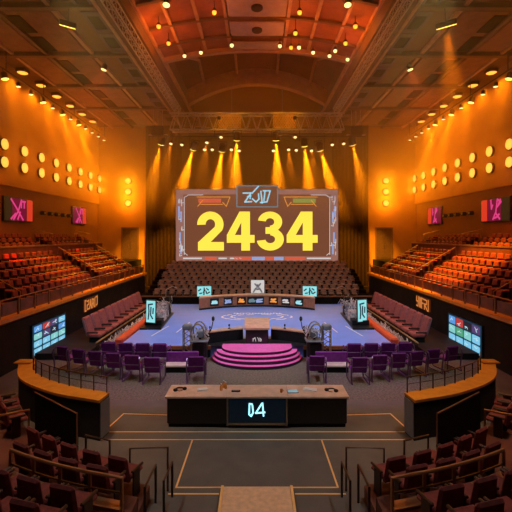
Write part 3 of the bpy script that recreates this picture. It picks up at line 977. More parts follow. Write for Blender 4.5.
for s in (-1, 1):
    kb = thing('red_kerb', 'orange-red padded kerb along the %s edge of the stage' % SIDE[s], 'kerb', (s * 7.12, 23.8, 0))
    MB().rbox(-.22, .22, -3.2, 3.2, .35, .72, .08).build('pad', M['red_pad'], kb)
    MB().box(-.2, .2, -3.2, 3.2, 0, .35).build('base', M['black'], kb)

# ------------------------------------------------------------------ seats beside the stage
wp = bpy.data.objects.new('padded_chair', None)
COL.objects.link(wp)
lean = lambda p: Vector((p.x, p.y - .28 * max(0, p.z - .3), p.z))
MB().rbox(-.44, .44, -.1, .5, .26, .44, .06).build('seat', M['seat_wine'], wp)
MB().rbox(-.43, .43, -.26, -.08, .30, 1.32, .07, tf=lean).build('backrest', M['seat_wine'], wp)
MB().box(-.36, .36, -.12, .38, 0, .26).build('base', M['black'], wp)
for q in (-1, 1):
    MB().rbox(q * .465 - .035, q * .465 + .035, -.2, .4, .5, .58, .03).build('armrest', M['black'], wp)
first = True
for s in (-1, 1):
    struct(MB().box(min(s * 8.3, s * 10.9), max(s * 8.3, s * 10.9), 19.4, 33, 0, .30).build('side_platform', M['dark']), 'dark platform under the %s padded chairs' % SIDE[s])
    for i in range(10):
        y = 21.75 + i * 1.03
        place(wp, not first, (s * 8.85, y, .31), s * PI / 2, 'tall wine padded chair on the %s platform, %s from the audience end' % (SIDE[s], nth(i + 1)), 'chair', 'padded chairs beside the stage, %s' % SIDE[s])
        first = False
    rl = thing('front_railing', 'low dark guard rail before the %s padded chairs' % SIDE[s], 'railing', (s * 8.1, 26, 0))
    MB().tube([(0, -5.9, .62), (0, 6.2, .62)], .04, 6).build('top_rail', M['steel'], rl)
    for i in range(10):
        MB().tube([(0, -5.8 + 1.3 * i, 0), (0, -5.8 + 1.3 * i, .62)], .03, 5).build('post', M['rail_dark'], rl)
    c = MB()
    rng = random.Random(11 + s)
    for i in range(190):
        x, y, z = rng.uniform(7.52, 7.8), rng.uniform(20.2, 31.5), .04 + rng.uniform(0, .25)
        pts = []
        a = rng.uniform(0, 6)
        rr = rng.uniform(.08, .26)
        for q in range(9):
            pts.append((s * x + rr * math.cos(a + q * .8) * .6, y + rr * math.sin(a + q * .8) * 1.6, z + .02 + rng.uniform(0, .5) * (.35 + .5 * abs(math.sin(q * 1.3)))))
        c.tube(pts, rng.uniform(.015, .035), 4)
    tag(c.build('cable_tangle', M['grey_clutter'], None, True), 'tangle of grey cables between the red kerb and the %s padded chairs' % SIDE[s], 'cables', kind='stuff')

# ------------------------------------------------------------------ rear bleachers
struct(MB().box(-9.2, 9.2, 32.0, 32.2, .55, 1.12).build('wall_bleacher', M['drape']), 'brown front wall of the rear bleachers')
trim(MB().box(-9.25, 9.25, 31.93, 32.22, 1.12, 1.2), M['beam'], 'timber rail on the bleacher front wall')
b = MB()
for k in range(8):
    b.box(-9.2, 9.2, 32.22 + .75 * k, 32.98 + .75 * k, .55, .9 + .28 * k)
struct(b.build('bleacher_floor', M['drape']), 'stepped floor of the rear bleachers')
bp = seat_proto('bleacher_seat', M['seat_brown'], .5, .8, parts=False)
first = True
for k in range(8):
    for i in range(27):
        place(bp, not first, (-8.2 + .62 * i + .31 * (k % 2), 32.62 + .75 * k, .9 + .28 * k), PI, 'small brown seat in the %s bleacher row behind the stage, %s from the left' % (nth(k + 1), nth(i + 1)), 'seat', 'bleacher seats behind the stage')
        first = False

# ------------------------------------------------------------------ curved desk and monitors at the stage back
cd = thing('presenter_desk', 'long curved brown desk with eight little pictures at the stage back', 'desk', (0, 30.8, .55))
PX = [-4.25 + 8.5 * i / 16 for i in range(17)]
dy = lambda x: .12 - 1.5 * (x / 4.25) ** 2
MB().loft([[(x, dy(x), 0), (x, dy(x) + .5, 0), (x, dy(x) + .5, .86), (x, dy(x), .86)] for x in PX], closed=True, cap=True).build('body', M['stage_edge'], cd)
MB().loft([[(x, dy(x) - .08, .86), (x, dy(x) + .62, .86), (x, dy(x) + .62, .93), (x, dy(x) - .08, .93)] for x in PX], closed=True, cap=True).build('top', M['podium_top'], cd)
MB().loft([[(x, dy(x) - .06, 0), (x, dy(x), 0), (x, dy(x), .12), (x, dy(x) - .06, .12)] for x in PX], closed=True, cap=True).build('plinth', M['black'], cd)
pc = [('v_cyan', -3.2), ('v_blue', -2.2), ('v_orange', -1.2), ('v_cyan_dim', -.4), ('v_blue', .18), ('v_orange', 1.25), ('v_white', 2.2), ('v_cyan', 3.15)]
for i, (m, x) in enumerate(pc):
    sl = math.atan(-3.0 * x / 4.25 ** 2)
    u = Vector((math.cos(sl), math.sin(sl), 0))
    o = Vector((x, dy(x), .24)) - u * .3 + Vector((0, -.03, 0))
    f = MB().prism([(-.05, -.04), (.65, -.04), (.65, .52), (-.05, .52)], o, u, (0, 0, 1), .015).build('picture', M['black'], cd)
    rng = random.Random(i)
    g = [[(rng.uniform(.06, .2), rng.uniform(.08, .4)), (rng.uniform(.35, .54), rng.uniform(.08, .4))] for _ in range(3)]
    MB().strokes(g + [[(.08, .15), (.52, .15)], [(.14, .3), (.44, .32)]], o + Vector((0, -.016, 0)), u, (0, 0, 1), .1, .01).build('image', M[m], f)


def monitor(name, label, loc, rz, w, h, zs, scr, marks, mm):
    t = thing(name, label, 'monitor', loc, rz)
    MB().box(-w * .3, w * .3, -.05, .3, 0, .04).build('base', M['bezel'], t)
    MB().box(-.05, .05, .08, .16, .04, zs + h * .5).build('stand', M['bezel'], t)
    MB().rbox(-w / 2, w / 2, 0, .08, zs, zs + h, .015).build('housing', M['bezel'], t)
    p = MB().box(-w / 2 + .03, w / 2 - .03, -.012, 0, zs + .03, zs + h - .03).build('screen', scr, t)
    if marks:
        MB().strokes([[(a * w - w / 2, zs + c * h) for a, c in ln] for ln in marks], (0, -.012, 0), (1, 0, 0), (0, 0, 1), min(w, h) * .11, .008).build('graphic', mm, p)
    return t


SPL = [[(.12, .55), (.26, .7)], [(.2, .3), (.34, .34)], [(.48, .2), (.50, .8)], [(.44, .4), (.56, .62)], [(.66, .75), (.78, .62)], [(.72, .3), (.86, .42)], [(.62, .5), (.66, .3)]]
for s in (-1, 1):
    monitor('stage_monitor', 'bright cyan monitor before the bleachers %s of the curved desk' % SIDE[s], (s * 4.15, 31.45, .55), -s * .12, 1.15, .85, .68, M['teal_screen'], SPL, M['bezel'])
monitor('stage_monitor', 'upright white monitor with a dark figure behind the curved desk centre', (.05, 31.55, .55), 0, 1.1, 1.08, .92, M['v_white'], [[(.2, .1), (.35, .35), (.5, .3), (.65, .35), (.8, .1)], [(.45, .45), (.5, .62), (.58, .45)], [(.3, .7), (.4, .6)], [(.7, .72), (.62, .6)]], M['grey_plastic'])
# ------------------------------------------------------------------ hanging video screen
vw = thing('hanging_video_screen', 'huge hanging video screen showing 2434 in yellow', 'screen', (0, 38.5, 3.5))
W2, H = 7.85, 7.05
MB().rbox(-W2, W2, 0, .3, 0, H, .04).build('housing', M['bezel'], vw)
MB().box(-W2 + .05, W2 - .05, -.02, 0, .05, H - .05).build('border', M['video_edge'], vw)
MB().box(-W2 + .75, W2 - .75, -.035, -.02, .55, H - .55).build('panel', M['video'], vw)
UX, UZ = Vector((1, 0, 0)), Vector((0, 0, 1))


def arc_ribbon(c, ro, ri, a0, a1, n=22):
    o = [(c[0] + ro[0] * math.cos(R(a0 + (a1 - a0) * i / n)), c[1] + ro[1] * math.sin(R(a0 + (a1 - a0) * i / n))) for i in range(n + 1)]
    i_ = [(c[0] + ri[0] * math.cos(R(a0 + (a1 - a0) * i / n)), c[1] + ri[1] * math.sin(R(a0 + (a1 - a0) * i / n))) for i in range(n + 1)]
    return o, i_


def ribbon(mb, o, i_, org, sc, depth):
    n = len(o)
    rows = []
    for k in range(n):
        a = org + UX * o[k][0] * sc[0] + UZ * o[k][1] * sc[1]
        b = org + UX * i_[k][0] * sc[0] + UZ * i_[k][1] * sc[1]
        d = Vector((0, -depth, 0))
        rows.append([a, b, b + d, a + d])
    mb.loft(rows, closed=True, cap=True)


def digit(ch, org, w, h, depth=.05):
    m = MB()
    sc = (w, h)
    org = Vector(org)
    P = lambda poly: m.prism([(a * w, b * h) for a, b in poly], org, UX, UZ, depth)
    if ch == '4':
        P([(.50, 0), (.80, 0), (.80, 1), (.50, 1)])
        P([(0, .20), (.50, .20), (.50, .40), (0, .40)])
        P([(.80, .20), (.96, .20), (.96, .40), (.80, .40)])
        P([(.0, .40), (.28, .40), (.50, .72), (.50, 1), (.44, 1)])
    elif ch == '2':
        o, i_ = arc_ribbon((.47, .67), (.47, .33), (.17, .135), 182, -28)
        ribbon(m, o, i_, org, sc, depth)
        e, f = o[-1], i_[-1]
        P([f, (.03, .21), (.03, 0), (.48, .22), e])
        P([(.03, 0), (.95, 0), (.95, .22), (.03, .22)])
    else:
        o, i_ = arc_ribbon((.46, .735), (.43, .265), (.15, .095), 172, -90)
        ribbon(m, o, i_, org, sc, depth)
        o, i_ = arc_ribbon((.47, .29), (.48, .29), (.17, .10), 90, -172)
        ribbon(m, o, i_, org, sc, depth)
        P([(.30, .43), (.50, .43), (.50, .60), (.30, .60)])
    return m


for ch, x0, x1 in (('2', -5.75, -3.05), ('4', -2.9, -.12), ('3', .0, 2.72), ('4', 2.85, 5.95)):
    digit(ch, (x0, -.036, 1.1), x1 - x0, 3.75).build('digit', M['v_yellow'], vw)
# badge with cyan strokes at the top
bd = MB().box(-1.95, 2.0, -.07, -.036, H - 1.75, H + .3).build('badge', M['video'], vw)
b = MB()
for (x0, x1, z0, z1) in ((-1.95, 2.0, H + .22, H + .32), (-1.95, 2.0, H - 1.8, H - 1.7), (-1.98, -1.88, H - 1.8, H + .32), (1.93, 2.03, H - 1.8, H + .32)):
    b.box(x0, x1, -.1, -.07, z0, z1)
b.build('badge_frame', M['v_cyan_dim'], bd)
k = .0104
G = [[(125, 130), (200, 128), (142, 212), (205, 208)], [(165, 165), (195, 150), (190, 180)], [(268, 135), (272, 185), (245, 212), (212, 182)], [(268, 66), (210, 130)], [(290, 112), (302, 222)], [(312, 108), (376, 108), (346, 210), (285, 216)],
     [(328, 112), (318, 200)]]
G = [[((a - 256) * k, (165 - c) * k) for a, c in ln] for ln in G]
MB().strokes(G, (.02, -.072, H - .80), UX, UZ, .13, .03).build('badge_lettering', M['v_cyan'], bd)
# ticker along the lower edge
tk = MB()
seq = [(-7.1, -5.3, 'w'), (-5.0, -3.9, 'r'), (-3.7, -2.9, 'w'), (-2.6, -1.5, 'w'), (-2.2, -.55, 'r'), (-.5, .75, 'b'), (.75, 1.65, 'r'), (1.65, 2.55, 'b'), (2.7, 4.6, 'r'), (4.8, 7.1, 'w')]
ki = {'w': 0, 'r': 1, 'b': 2}
for (a, c, m_) in seq:
    tk.box(a, c, -.05, -.036, .18 if m_ != 'w' else .28, .50 if m_ != 'w' else .42, ki[m_])
tk.build('ticker_strip', [M['v_white'], M['v_red'], M['v_blue']], vw)
# fine line art of the border
for s in (-1, 1):
    rng = random.Random(21 + s)
    g = [[(s * 7.0, .7), (s * 7.0, 6.2), (s * 6.6, 6.45), (s * 5.2, 6.45)], [(s * 6.7, .65), (s * 7.0, .9)]]
    for i in range(16):
        z = rng.uniform(.5, 6.2)
        x = rng.uniform(7.15, 7.6)
        g.append([(s * x, z), (s * x, z + rng.uniform(.1, .5))])
        if i % 2:
            g.append([(s * x, z), (s * (x - .2), z + .05)])
    MB().strokes(g, (0, -.036, 0), UX, UZ, .06, .012).build('border_line', M['v_white'], vw)
    g = [[(s * 5.8, 6.25), (s * 2.6, 6.25), (s * 2.95, 5.35), (s * 3.3, 5.75)], [(s * 3.3, 5.55), (s * 5.4, 5.55)], [(s * 5.2, 5.95), (s * 5.7, 5.35)]]
    MB().strokes(g, (0, -.036, 0), UX, UZ, .07, .012).build('corner_ornament', M['v_orange'], vw)
    MB().strokes([[(s * 5.5, 5.9), (s * 3.6, 5.9)]], (0, -.036, 0), UX, UZ, .4, .008).build('corner_bar', M['v_red' if s < 0 else 'v_green'], vw)
    pk = [[(s * (7.3 + .1 * q), z), (s * (7.3 + .1 * q), z + .9)] for q, z in ((0, 3.9), (1, 1.9), (0, .8), (2, 4.4))]
    for ln in pk:
        MB().strokes([ln], (0, -.036, 0), UX, UZ, .16, .008).build('border_patch', M['v_blue'], vw)
for x in (-6.5, -2.2, 2.2, 6.5):
    MB().tube([(x, .15, H), (x, .15, 12.6)], .03, 5).build('suspension_cable', M['black'], vw)
# side drapes of the stage opening
for s in (-1, 1):
    rows = []
    for (z, q) in ((.56, 1.0), (9, .95), (18.15, .9)):
        rows.append([(s * (8.2 + 3.9 * i / 48), 43.5 + .05 * q * math.sin(i * 1.3), z) for i in range(49)])
    b = MB().loft(rows)
    rows2 = [[(x, y + .06, z) for x, y, z in r_] for r_ in rows]
    b.loft(rows2)
    c = (s * 10.1, 43.5, .56)
    o = b.build('stage_curtain', M['drape'], None, True, off=c, angle=60)
    o.location = c
    tag(o, 'tall brown pleated curtain at the %s of the stage opening' % SIDE[s], 'curtain')

# ------------------------------------------------------------------ gear beside the steps and at the stage flanks
for s in (-1, 1):
    c = thing('camera_cart', 'black camera cart with curved cage and loose cables %s of the steps' % SIDE[s], 'camera cart', (s * 2.72, 19.05, 0))
    MB().rbox(-.34, .34, -.34, .34, .06, 1.02, .12).build('cabinet', M['black_gloss'], c, True)
    MB().rbox(-.42, .42, -.4, .4, 1.02, 1.09, .02).build('shelf', M['grey_plastic'], c)
    for q in ((-.25, -.25), (.25, -.25), (-.25, .25), (.25, .25)):
        MB().lathe([(.05, 0), (.06, .03), (.05, .06)], 8, c=(q[0], q[1], 0)).build('caster', M['black'], c)
    cb = MB().rbox(-.16 - s * .05, .2 - s * .05, -.3, .3, 1.22, 1.52, .04).build('camera_body', M['grey_plastic'], c)
    MB().tube([(-s * .05, .3, 1.37), (-s * .05, .5, 1.37), (-s * .05, .56, 1.37)], [.1, .1, .13], 12).build('lens', M['black'], cb)
    MB().tube([(0, 0, 1.09), (0, 0, 1.24)], .06, 8).build('head', M['black'], c)
    for q in (0, 1):
        pts = [(s * .30 + (.0), -.3 + q * .6, 1.09)]
        for i in range(9):
            a = PI * i / 8
            pts.append((s * (.06 + .30 * math.cos(a)), -.3 + q * .6, 1.45 + .42 * math.sin(a)))
        MB().tube(pts, .035, 6).build('cage_hoop', M['steel'], c)
    MB().tube([(-s * .3, .1, 1.09), (-s * .55, .1, 1.6), (-s * .62, .1, 1.95)], .02, 5).build('microphone_arm', M['black'], c)
    MB().lathe([(.03, 0), (.07, .05), (.07, .16), (.03, .22)], 8, c=(-s * .62, .1, 1.93)).build('microphone', M['black'], c)
    w = MB()
    rng = random.Random(5 + s)
    for i in range(16):
        p = Vector((rng.uniform(-.35, .35), rng.uniform(-.35, .3), rng.uniform(1.1, 1.3)))
        pts = [p + Vector((rng.uniform(-.16, .16), rng.uniform(-.16, .16), rng.uniform(0, .45))) for _ in range(6)]
        w.tube(pts, .016, 4)
    w.build('cable', M['grey_clutter'], c)
    # lattice stand outside the cart
    l = thing('lattice_stand', 'openwork grey equipment stand beside the camera cart %s of the steps' % SIDE[s], 'stand', (s * 3.35, 19.25, 0))
    b = MB()
    for q in ((-.18, -.18), (.18, -.18), (-.18, .18), (.18, .18)):
        b.tube([(q[0], q[1], 0), (q[0], q[1], 1.5)], .028, 5)
    b.build('upright', M['steel'], l)
    b = MB()
    for i in range(6):
        z = .1 + i * .24
        for (p, q) in (((-.18, -.18), (.18, -.18)), ((.18, -.18), (.18, .18)), ((.18, .18), (-.18, .18)), ((-.18, .18), (-.18, -.18))):
            b.tube([(p[0], p[1], z), (q[0], q[1], z + .24)], .018, 4)
    b.build('brace', M['steel'], l)
    MB().rbox(-.22, .22, -.2, .2, 1.5, 1.75, .05).build('lamp_head', M['grey_plastic'], l)
    # wedge speaker at the outer stage corner
    x = thing('wedge_speaker', 'small black wedge speaker at the %s front corner of the stage' % SIDE[s], 'speaker', (s * 7.25, 19.6, 0))
    MB().prism([(-.3, 0), (.3, 0), (.22, .78), (-.22, .78)], (0, .2, 0), UX, UZ, .45).build('cabinet', M['black'], x)
    MB().rbox(-.2, .2, -.27, -.25, .12, .68, .01).build('grille', M['grey_plastic'], x)

    # control station on the stage flank, rotated to face the middle
    d = thing('control_station', 'control station on a black wedge base with a cyan monitor, %s flank of stage' % SIDE[s], 'control station', (s * 6.2, 25.0, .555), 0)
    MB().prism([(-.62, -1.75), (.62, -1.75), (.35, 3.0), (-.35, 3.0)], (0, 0, 0), (1, 0, 0), (0, 1, 0), .10).build('base', M['black_gloss'], d)
    MB().prism([(-.5, -1.1), (.5, -1.1), (.45, -.3), (-.45, -.3)], (0, 0, .10), (1, 0, 0), (0, 1, 0), .3).build('pedestal', M['black'], d)
    mo = MB().prism([(0, 0), (.72, 0), (.72, 1.4), (0, 1.4)], (s * .1 - .33, -1.22, .28), Vector((.93, s * .36, 0)), Vector((-s * .02, .0, 1)), -.07).build('monitor', M['bezel'], d)
    MB().prism([(.05, .06), (.67, .06), (.67, 1.34), (.05, 1.34)], (s * .1 - .33, -1.235, .28), Vector((.93, s * .36, 0)), Vector((-s * .02, .0, 1)), -.012).build('monitor_picture', M['teal_screen'], mo)
    MB().strokes([[(.2, .25), (.24, .7), (.2, 1.1), (.48, 1.15)], [(.38, .95), (.36, .5), (.5, .3)], [(.54, .9), (.52, .6)]], (s * .1 - .33, -1.25, .28), Vector((.93, s * .36, 0)), Vector((-s * .02, .0, 1)), .09, .004).build('monitor_graphic', M['tile_bg'], mo)
    MB().rbox(-.42, .42, -.2, .6, .1, .75, .05).build('rack', M['grey_clutter'], d)
    MB().rbox(-.36, .36, .8, 1.5, .1, 1.0, .05).build('amplifier', M['grey_plastic'], d)
    MB().rbox(-.3, .3, 1.8, 2.5, .1, 1.35, .05).build('loudspeaker', M['black'], d)
    w = MB()
    rng = random.Random(15 + s)
    for i in range(60):
        p = Vector((rng.uniform(-.4, .4), rng.uniform(-.6, 2.7), rng.uniform(.15, .9)))
        w.tube([p + Vector((rng.uniform(-.2, .2), rng.uniform(-.25, .25), rng.uniform(-.05, .55))) for _ in range(6)], .018, 4)
    w.build('cable', M['grey_clutter'], d)
    MB().tube([(0, 2.2, 1.35), (0, 2.25, 1.8), (-s * .5, 2.0, 2.05), (-s * .85, 1.8, 1.95)], .03, 6).build('crane_arm', M['steel'], d)

# ------------------------------------------------------------------ purple chairs before the stage (backs to the audience)
pp = bpy.data.objects.new('purple_chair', None)
COL.objects.link(pp)
MB().rbox(-.29, .29, -.28, .36, .40, .53, .05).build('seat', M['seat_purple'], pp)
MB().rbox(-.32, .32, -.36, -.26, .42, 1.10, .05, tf=lambda p: Vector((p.x, p.y - .2 * max(0, p.z - .45), p.z))).build('backrest', M['seat_purple'], pp)
for q in (-1, 1):
    MB().tube([(q * .34, -.48, 1.03), (q * .355, -.56, .97), (q * .36, -.60, .80), (q * .36, -.52, .45), (q * .355, -.50, .15), (q * .35, -.58, .03), (q * .35, -.1, .03), (q * .35, .38, .03),
               (q * .35, .43, .2), (q * .35, .40, .62), (q * .35, .1, .76), (q * .35, -.36, .78)], .03, 6).build('leg', M['purple_metal'], pp)
    MB().rbox(q * .35 - .035, q * .35 + .03, -.25, .30, .76, .83, .02).build('armrest', M['seat_purple'], pp)
MB().tube([(-.34, -.53, .70), (.34, -.53, .70)], .022, 6).build('back_rail', M['purple_metal'], pp)
front = {-1: [(197, 16.4, .06), (155, 16.3, .0), (136, 16.6, -.05), (118, 16.9, -.10), (101, 17.15, -.16), (85, 17.45, -.22), (70, 17.85, -.3)],
         1: [(316, 16.5, -.06), (357, 16.3, .0), (376, 16.6, .05), (394, 16.9, .10), (411, 17.15, .16), (427, 17.45, .22), (445, 17.85, .3)]}
first = True
for s in (-1, 1):
    for i, (px, y, rz) in enumerate(front[s]):
        place(pp, not first, ((px - CX) * (y + .4) / F, y + .35, 0), rz, 'purple chair in the front row %s of the steps, %s from the aisle' % (SIDE[s], nth(i + 1)), 'chair', 'purple chairs before the stage, %s' % SIDE[s])
        first = False
    for i in range(4):
        x, y = s * (4.45 + .81 * i), 18.72 + .05 * i
        place(pp, True, (x, y, 0), -s * .03 * i, 'purple chair in the second row %s of the steps, %s from the aisle' % (SIDE[s], nth(i + 1)), 'chair', 'purple chairs before the stage, %s' % SIDE[s])
    bn = thing('bench', 'low purple bench with a pale front ledge between the %s chairs' % SIDE[s], 'bench', (s * 3.35, 18.0, 0))
    MB().rbox(-.72, .72, -.05, .10, .1, .80, .03).build('backrest', M['seat_purple'], bn)
    MB().rbox(-.72, .72, -.55, -.05, .26, .36, .03).build('seat', M['desk_top'], bn)
    MB().box(-.66, .66, -.45, 0, 0, .26).build('base', M['black'], bn)

# ------------------------------------------------------------------ long desk in the arena centre
dk = thing('control_desk', 'long dark desk with a lit 04 panel in the arena centre', 'desk', (0, 12.5, 0))
for s in (-1, 1):
    MB().rbox(min(s * .95, s * 2.82), max(s * .95, s * 2.82), .02, .9, .12, .93, .02).build('cabinet', M['black_gloss'], dk)
    MB().box(min(s * .9, s * .95), max(s * .9, s * .95), -.02, .9, .06, .95).build('divider', M['steel'], dk)
    MB().box(min(s * .95, s * 2.78), max(s * .95, s * 2.78), .08, .85, 0, .12).build('plinth', M['black'], dk)
    MB().rbox(min(s * .97, s * 2.88), max(s * .97, s * 2.88), -.05, .95, .93, 1.0, .015).build('worktop', M['desk_top'], dk)
MB().rbox(-.97, .97, -.05, .95, .93, 1.0, .015).build('worktop', M['desk_top'], dk)
MB().box(-.9, .9, .0, .9, .1, .93).build('centre_cabinet', M['black'], dk)
dp = MB().box(-.88, .88, -.012, 0, .18, .90).build('display', glow('desk_display_dark', (.0025, .005, .009), .8), dk)
MB().box(-.9, .9, -.03, 0, .10, .16).build('display_sill', M['steel'], dk)
k = .0055
G = [[(224, 82), (208, 80), (206, 140), (214, 146)], [(226, 90), (230, 130), (218, 150)], [(282, 78), (246, 132), (300, 128)], [(286, 76), (292, 148)]]
G = [[((a - 253) * k * .95, (120 - c) * k) for a, c in ln] for ln in G]
MB().strokes(G, (.0, -.012, .54), UX, UZ, .05, .01).build('digits', glow('desk_digit_cyan', (.35, .85, 1.), 1.6), dp)

ZT = 1.0


def on_desk(name, label, cat, x, y, rz=0):
    return thing(name, label, cat, (x, y, ZT), rz)


def headset(x, y, rz, label):
    t = on_desk('headset', label, 'headset', x, y, rz)
    MB().tube([(.15 * math.cos(a), .15 * math.sin(a), .03) for a in [PI * i / 12 for i in range(13)]], .02, 6).build('band', M['black'], t)
    for q in (-1, 1):
        MB().lathe([(.05, 0), (.07, .02), (.07, .06), (.04, .08)], 12, c=(q * .15, -.02, 0)).build('ear_cup', M['black'], t)
    MB().tube([(-.15, -.06, .04), (-.05, -.14, .03), (.05, -.14, .03)], .01, 5).build('microphone', M['black'], t)


headset(-2.5, 12.98, .4, 'black headset lying on the left end of the long desk')
headset(2.4, 12.9, -.3, 'black headset lying on the right end of the long desk')
t = on_desk('paper_stack', 'pale papers on the left half of the long desk', 'papers', -1.78, 13.0, .1)
MB().rbox(-.16, .16, -.12, .12, 0, .02, .004).build('lower_sheet', M['white'], t)
MB().rbox(-.12, .17, -.10, .10, .02, .035, .004, tf=lambda p: Matrix.Rotation(.3, 3, 'Z') @ p).build('upper_sheet', M['white'], t)
t = on_desk('paper_stack', 'pale papers on the right half of the long desk', 'papers', 1.72, 13.0, -.2)
MB().rbox(-.22, .22, -.12, .12, 0, .02, .004).build('lower_sheet', M['white'], t)
MB().rbox(-.2, .1, -.10, .10, .02, .035, .004, tf=lambda p: Matrix.Rotation(-.3, 3, 'Z') @ p).build('upper_sheet', M['white'], t)
for i, (x, y) in enumerate(((-1.16, 12.95), (-1.03, 13.1), (-1.1, 13.2))):
    t = on_desk('bottle', 'small amber bottle beside the left divider of the long desk, %s of three' % ('nearest', 'middle', 'farthest')[i], 'bottle', x, y)
    MB().lathe([(.035, 0), (.045, .02), (.045, .13), (.018, .17), (.018, .2)], 12).build('body', M['orange_glass'], t, True)
    MB().lathe([(.022, .2), (.022, .225)], 10).build('cap', M['white'], t)
t = on_desk('tablet', 'pale blue tablet lying beside the right divider of the long desk', 'tablet', 1.15, 12.85, .05)
MB().rbox(-.18, .18, -.13, .13, 0, .02, .006).build('body', M['grey_plastic'], t)
MB().box(-.16, .16, -.11, .11, .02, .023).build('screen', glow('tablet_screen', (.35, .55, .62), .6), t)
t = on_desk('intercom', 'flat dark intercom on the centre worktop of the long desk', 'intercom', -.68, 12.85, 0)
MB().rbox(-.14, .14, -.05, .05, 0, .04, .01).build('body', M['black'], t)
MB().box(-.1, .1, -.03, .0, .04, .05).build('key', M['grey_plastic'], t)
t = on_desk('cup', 'small orange cup on the right part of the centre worktop', 'cup', .78, 12.8, 0)
MB().lathe([(.035, 0), (.05, .1), (.044, .1), (.03, .02)], 14).build('body', M['orange_glass'], t)
MB().tube([(.045, 0, .08), (.08, 0, .06), (.045, 0, .03)], .008, 5).build('handle', M['orange_glass'], t)

# ------------------------------------------------------------------ floor lines and walkway
LINES = [((-4.55, 12.25), (4.55, 12.25), 'long gold line just before the desk'), ((-4.6, 11.78), (4.6, 11.78), 'long gold line at the head of the inner rectangle'),
         ((-1.9, 11.78), (-1.93, 9.54), 'gold line, left side of the inner rectangle'), ((1.9, 11.78), (1.93, 9.54), 'gold line, right side of the inner rectangle'),
         ((-1.93, 9.54), (1.93, 9.54), 'gold line closing the inner rectangle'), ((-2.05, 9.3), (-.9, 9.3), 'gold line left of the tan walkway'), ((.9, 9.3), (2.05, 9.3), 'gold line right of the tan walkway'),
         ((-4.5, 13.5), (-2.95, 13.4), 'gold line left of the long desk'), ((4.5, 13.5), (2.95, 13.4), 'gold line right of the long desk'),
         ((-4.5, 13.5), (-4.75, 11.9), 'gold line by the left curved barrier'), ((4.5, 13.5), (4.75, 11.9), 'gold line by the right curved barrier')]
for (p, q, lb) in LINES:
    struct(MB().strokes([[p, q]], (0, 0, .002), (1, 0, 0), (0, 1, 0), .045, .004).build('floor_line', M['gold_line']), lb)
struct(MB().loft([[(x, y, .004) for x in (-9.5, 9.5)] for y in (14.6, 19.75)]).build('floor_carpet', M['carpet']), 'speckled brown carpet before the stage')
wk = thing('walkway', 'tan carpeted walkway ramp at the bottom centre of the arena', 'walkway', (0, 7, 0))
MB().prism([(-.8, -2.5), (.8, -2.5), (.78, 2.42), (-.78, 2.42)], (0, 0, .0), (1, 0, 0), (0, 1, 0), .10).build('deck', M['tan'], wk)
for q in (-1, 1):
    MB().box(q * .81 - .03, q * .81 + .03, -2.5, 2.42, 0, .13).build('edge_strip', M['gold_line'], wk)

# ------------------------------------------------------------------ curved barriers with railings
for s in (-1, 1):
    back = [(-4.52, 12.27), (-6.22, 12.95), (-7.75, 14.05), (-8.55, 15.5)]
    fore = [(-4.61, 11.67), (-6.3, 12.3), (-8.0, 13.5), (-9.05, 15.15)]
    base = (-6.2, 12.6)

    def curve(ctrl, t, dx=0, dy_=0):
        q = [Vector(c) for c in ctrl]
        q = [q[0] * 2 - q[1]] + q + [q[3] * 2 - q[2]]
        f = t * 3
        k_ = min(2, int(f))
        f -= k_
        a_, b_, c_, d_ = q[k_:k_ + 4]
        return .5 * ((2 * b_) + (c_ - a_) * f + (2 * a_ - 5 * b_ + 4 * c_ - d_) * f * f + (3 * b_ - a_ - 3 * c_ + d_) * f ** 3)

    def L(t, w, z):
        p = curve(fore, t).lerp(curve(back, t), w)
        return ((p.x - base[0]) * (1 if s < 0 else -1), p.y - base[1], z)
    T = [i / 28 for i in range(29)]
    cb = thing('curved_barrier', 'curved dark barrier with an orange-lit oak top %s of the arena floor' % SIDE[s], 'barrier', (s * 6.2, 12.6, 0))
    MB().loft([[L(t, .06, 0), L(t, .94, 0), L(t, .94, 1.12), L(t, .06, 1.12)] for t in T], closed=True, cap=True).build('body', M['dark'], cb)
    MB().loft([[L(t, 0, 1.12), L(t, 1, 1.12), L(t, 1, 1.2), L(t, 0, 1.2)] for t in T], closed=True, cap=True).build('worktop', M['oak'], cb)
    o = MB().rbox(-.32, .32, -.22, .22, 1.2, 1.26, .02).build('end_shelf', M['oak'], cb)
    o.location = L(.985, .38, 0)
    a_, b_ = Vector(L(0, .08, .05)), Vector(L(0, .92, .05))
    dv = b_ - a_
    nv = Vector((dv.y, -dv.x, 0)).normalized() * (1 if s < 0 else -1)
    MB().loft([[a_ + nv * .004, b_ + nv * .004, b_ + nv * .004 + Vector((0, 0, 1.05)), a_ + nv * .004 + Vector((0, 0, 1.05))],
               [a_ + nv * .03, b_ + nv * .03, b_ + nv * .03 + Vector((0, 0, 1.05)), a_ + nv * .03 + Vector((0, 0, 1.05))]], closed=True, cap=True).build('end_panel', M['grey_plastic'], cb)
    rl = thing('barrier_railing', 'thin dark railing standing on the curved barrier %s of the arena floor' % SIDE[s], 'railing', (s * 6.2, 12.6, 0))
    TR = [.015 + .85 * i / 28 for i in range(29)]
    MB().tube([L(t, .93, 1.68) for t in TR], .02, 6).build('top_rail', M['rail_dark'], rl)
    MB().tube([L(t, .93, 1.46) for t in TR], .011, 5).build('mid_rail', M['rail_dark'], rl)
    for i in range(0, 29, 3):
        MB().tube([L(TR[i], .93, 1.203), L(TR[i], .93, 1.68)], .02, 6).build('post', M['rail_dark'], rl)

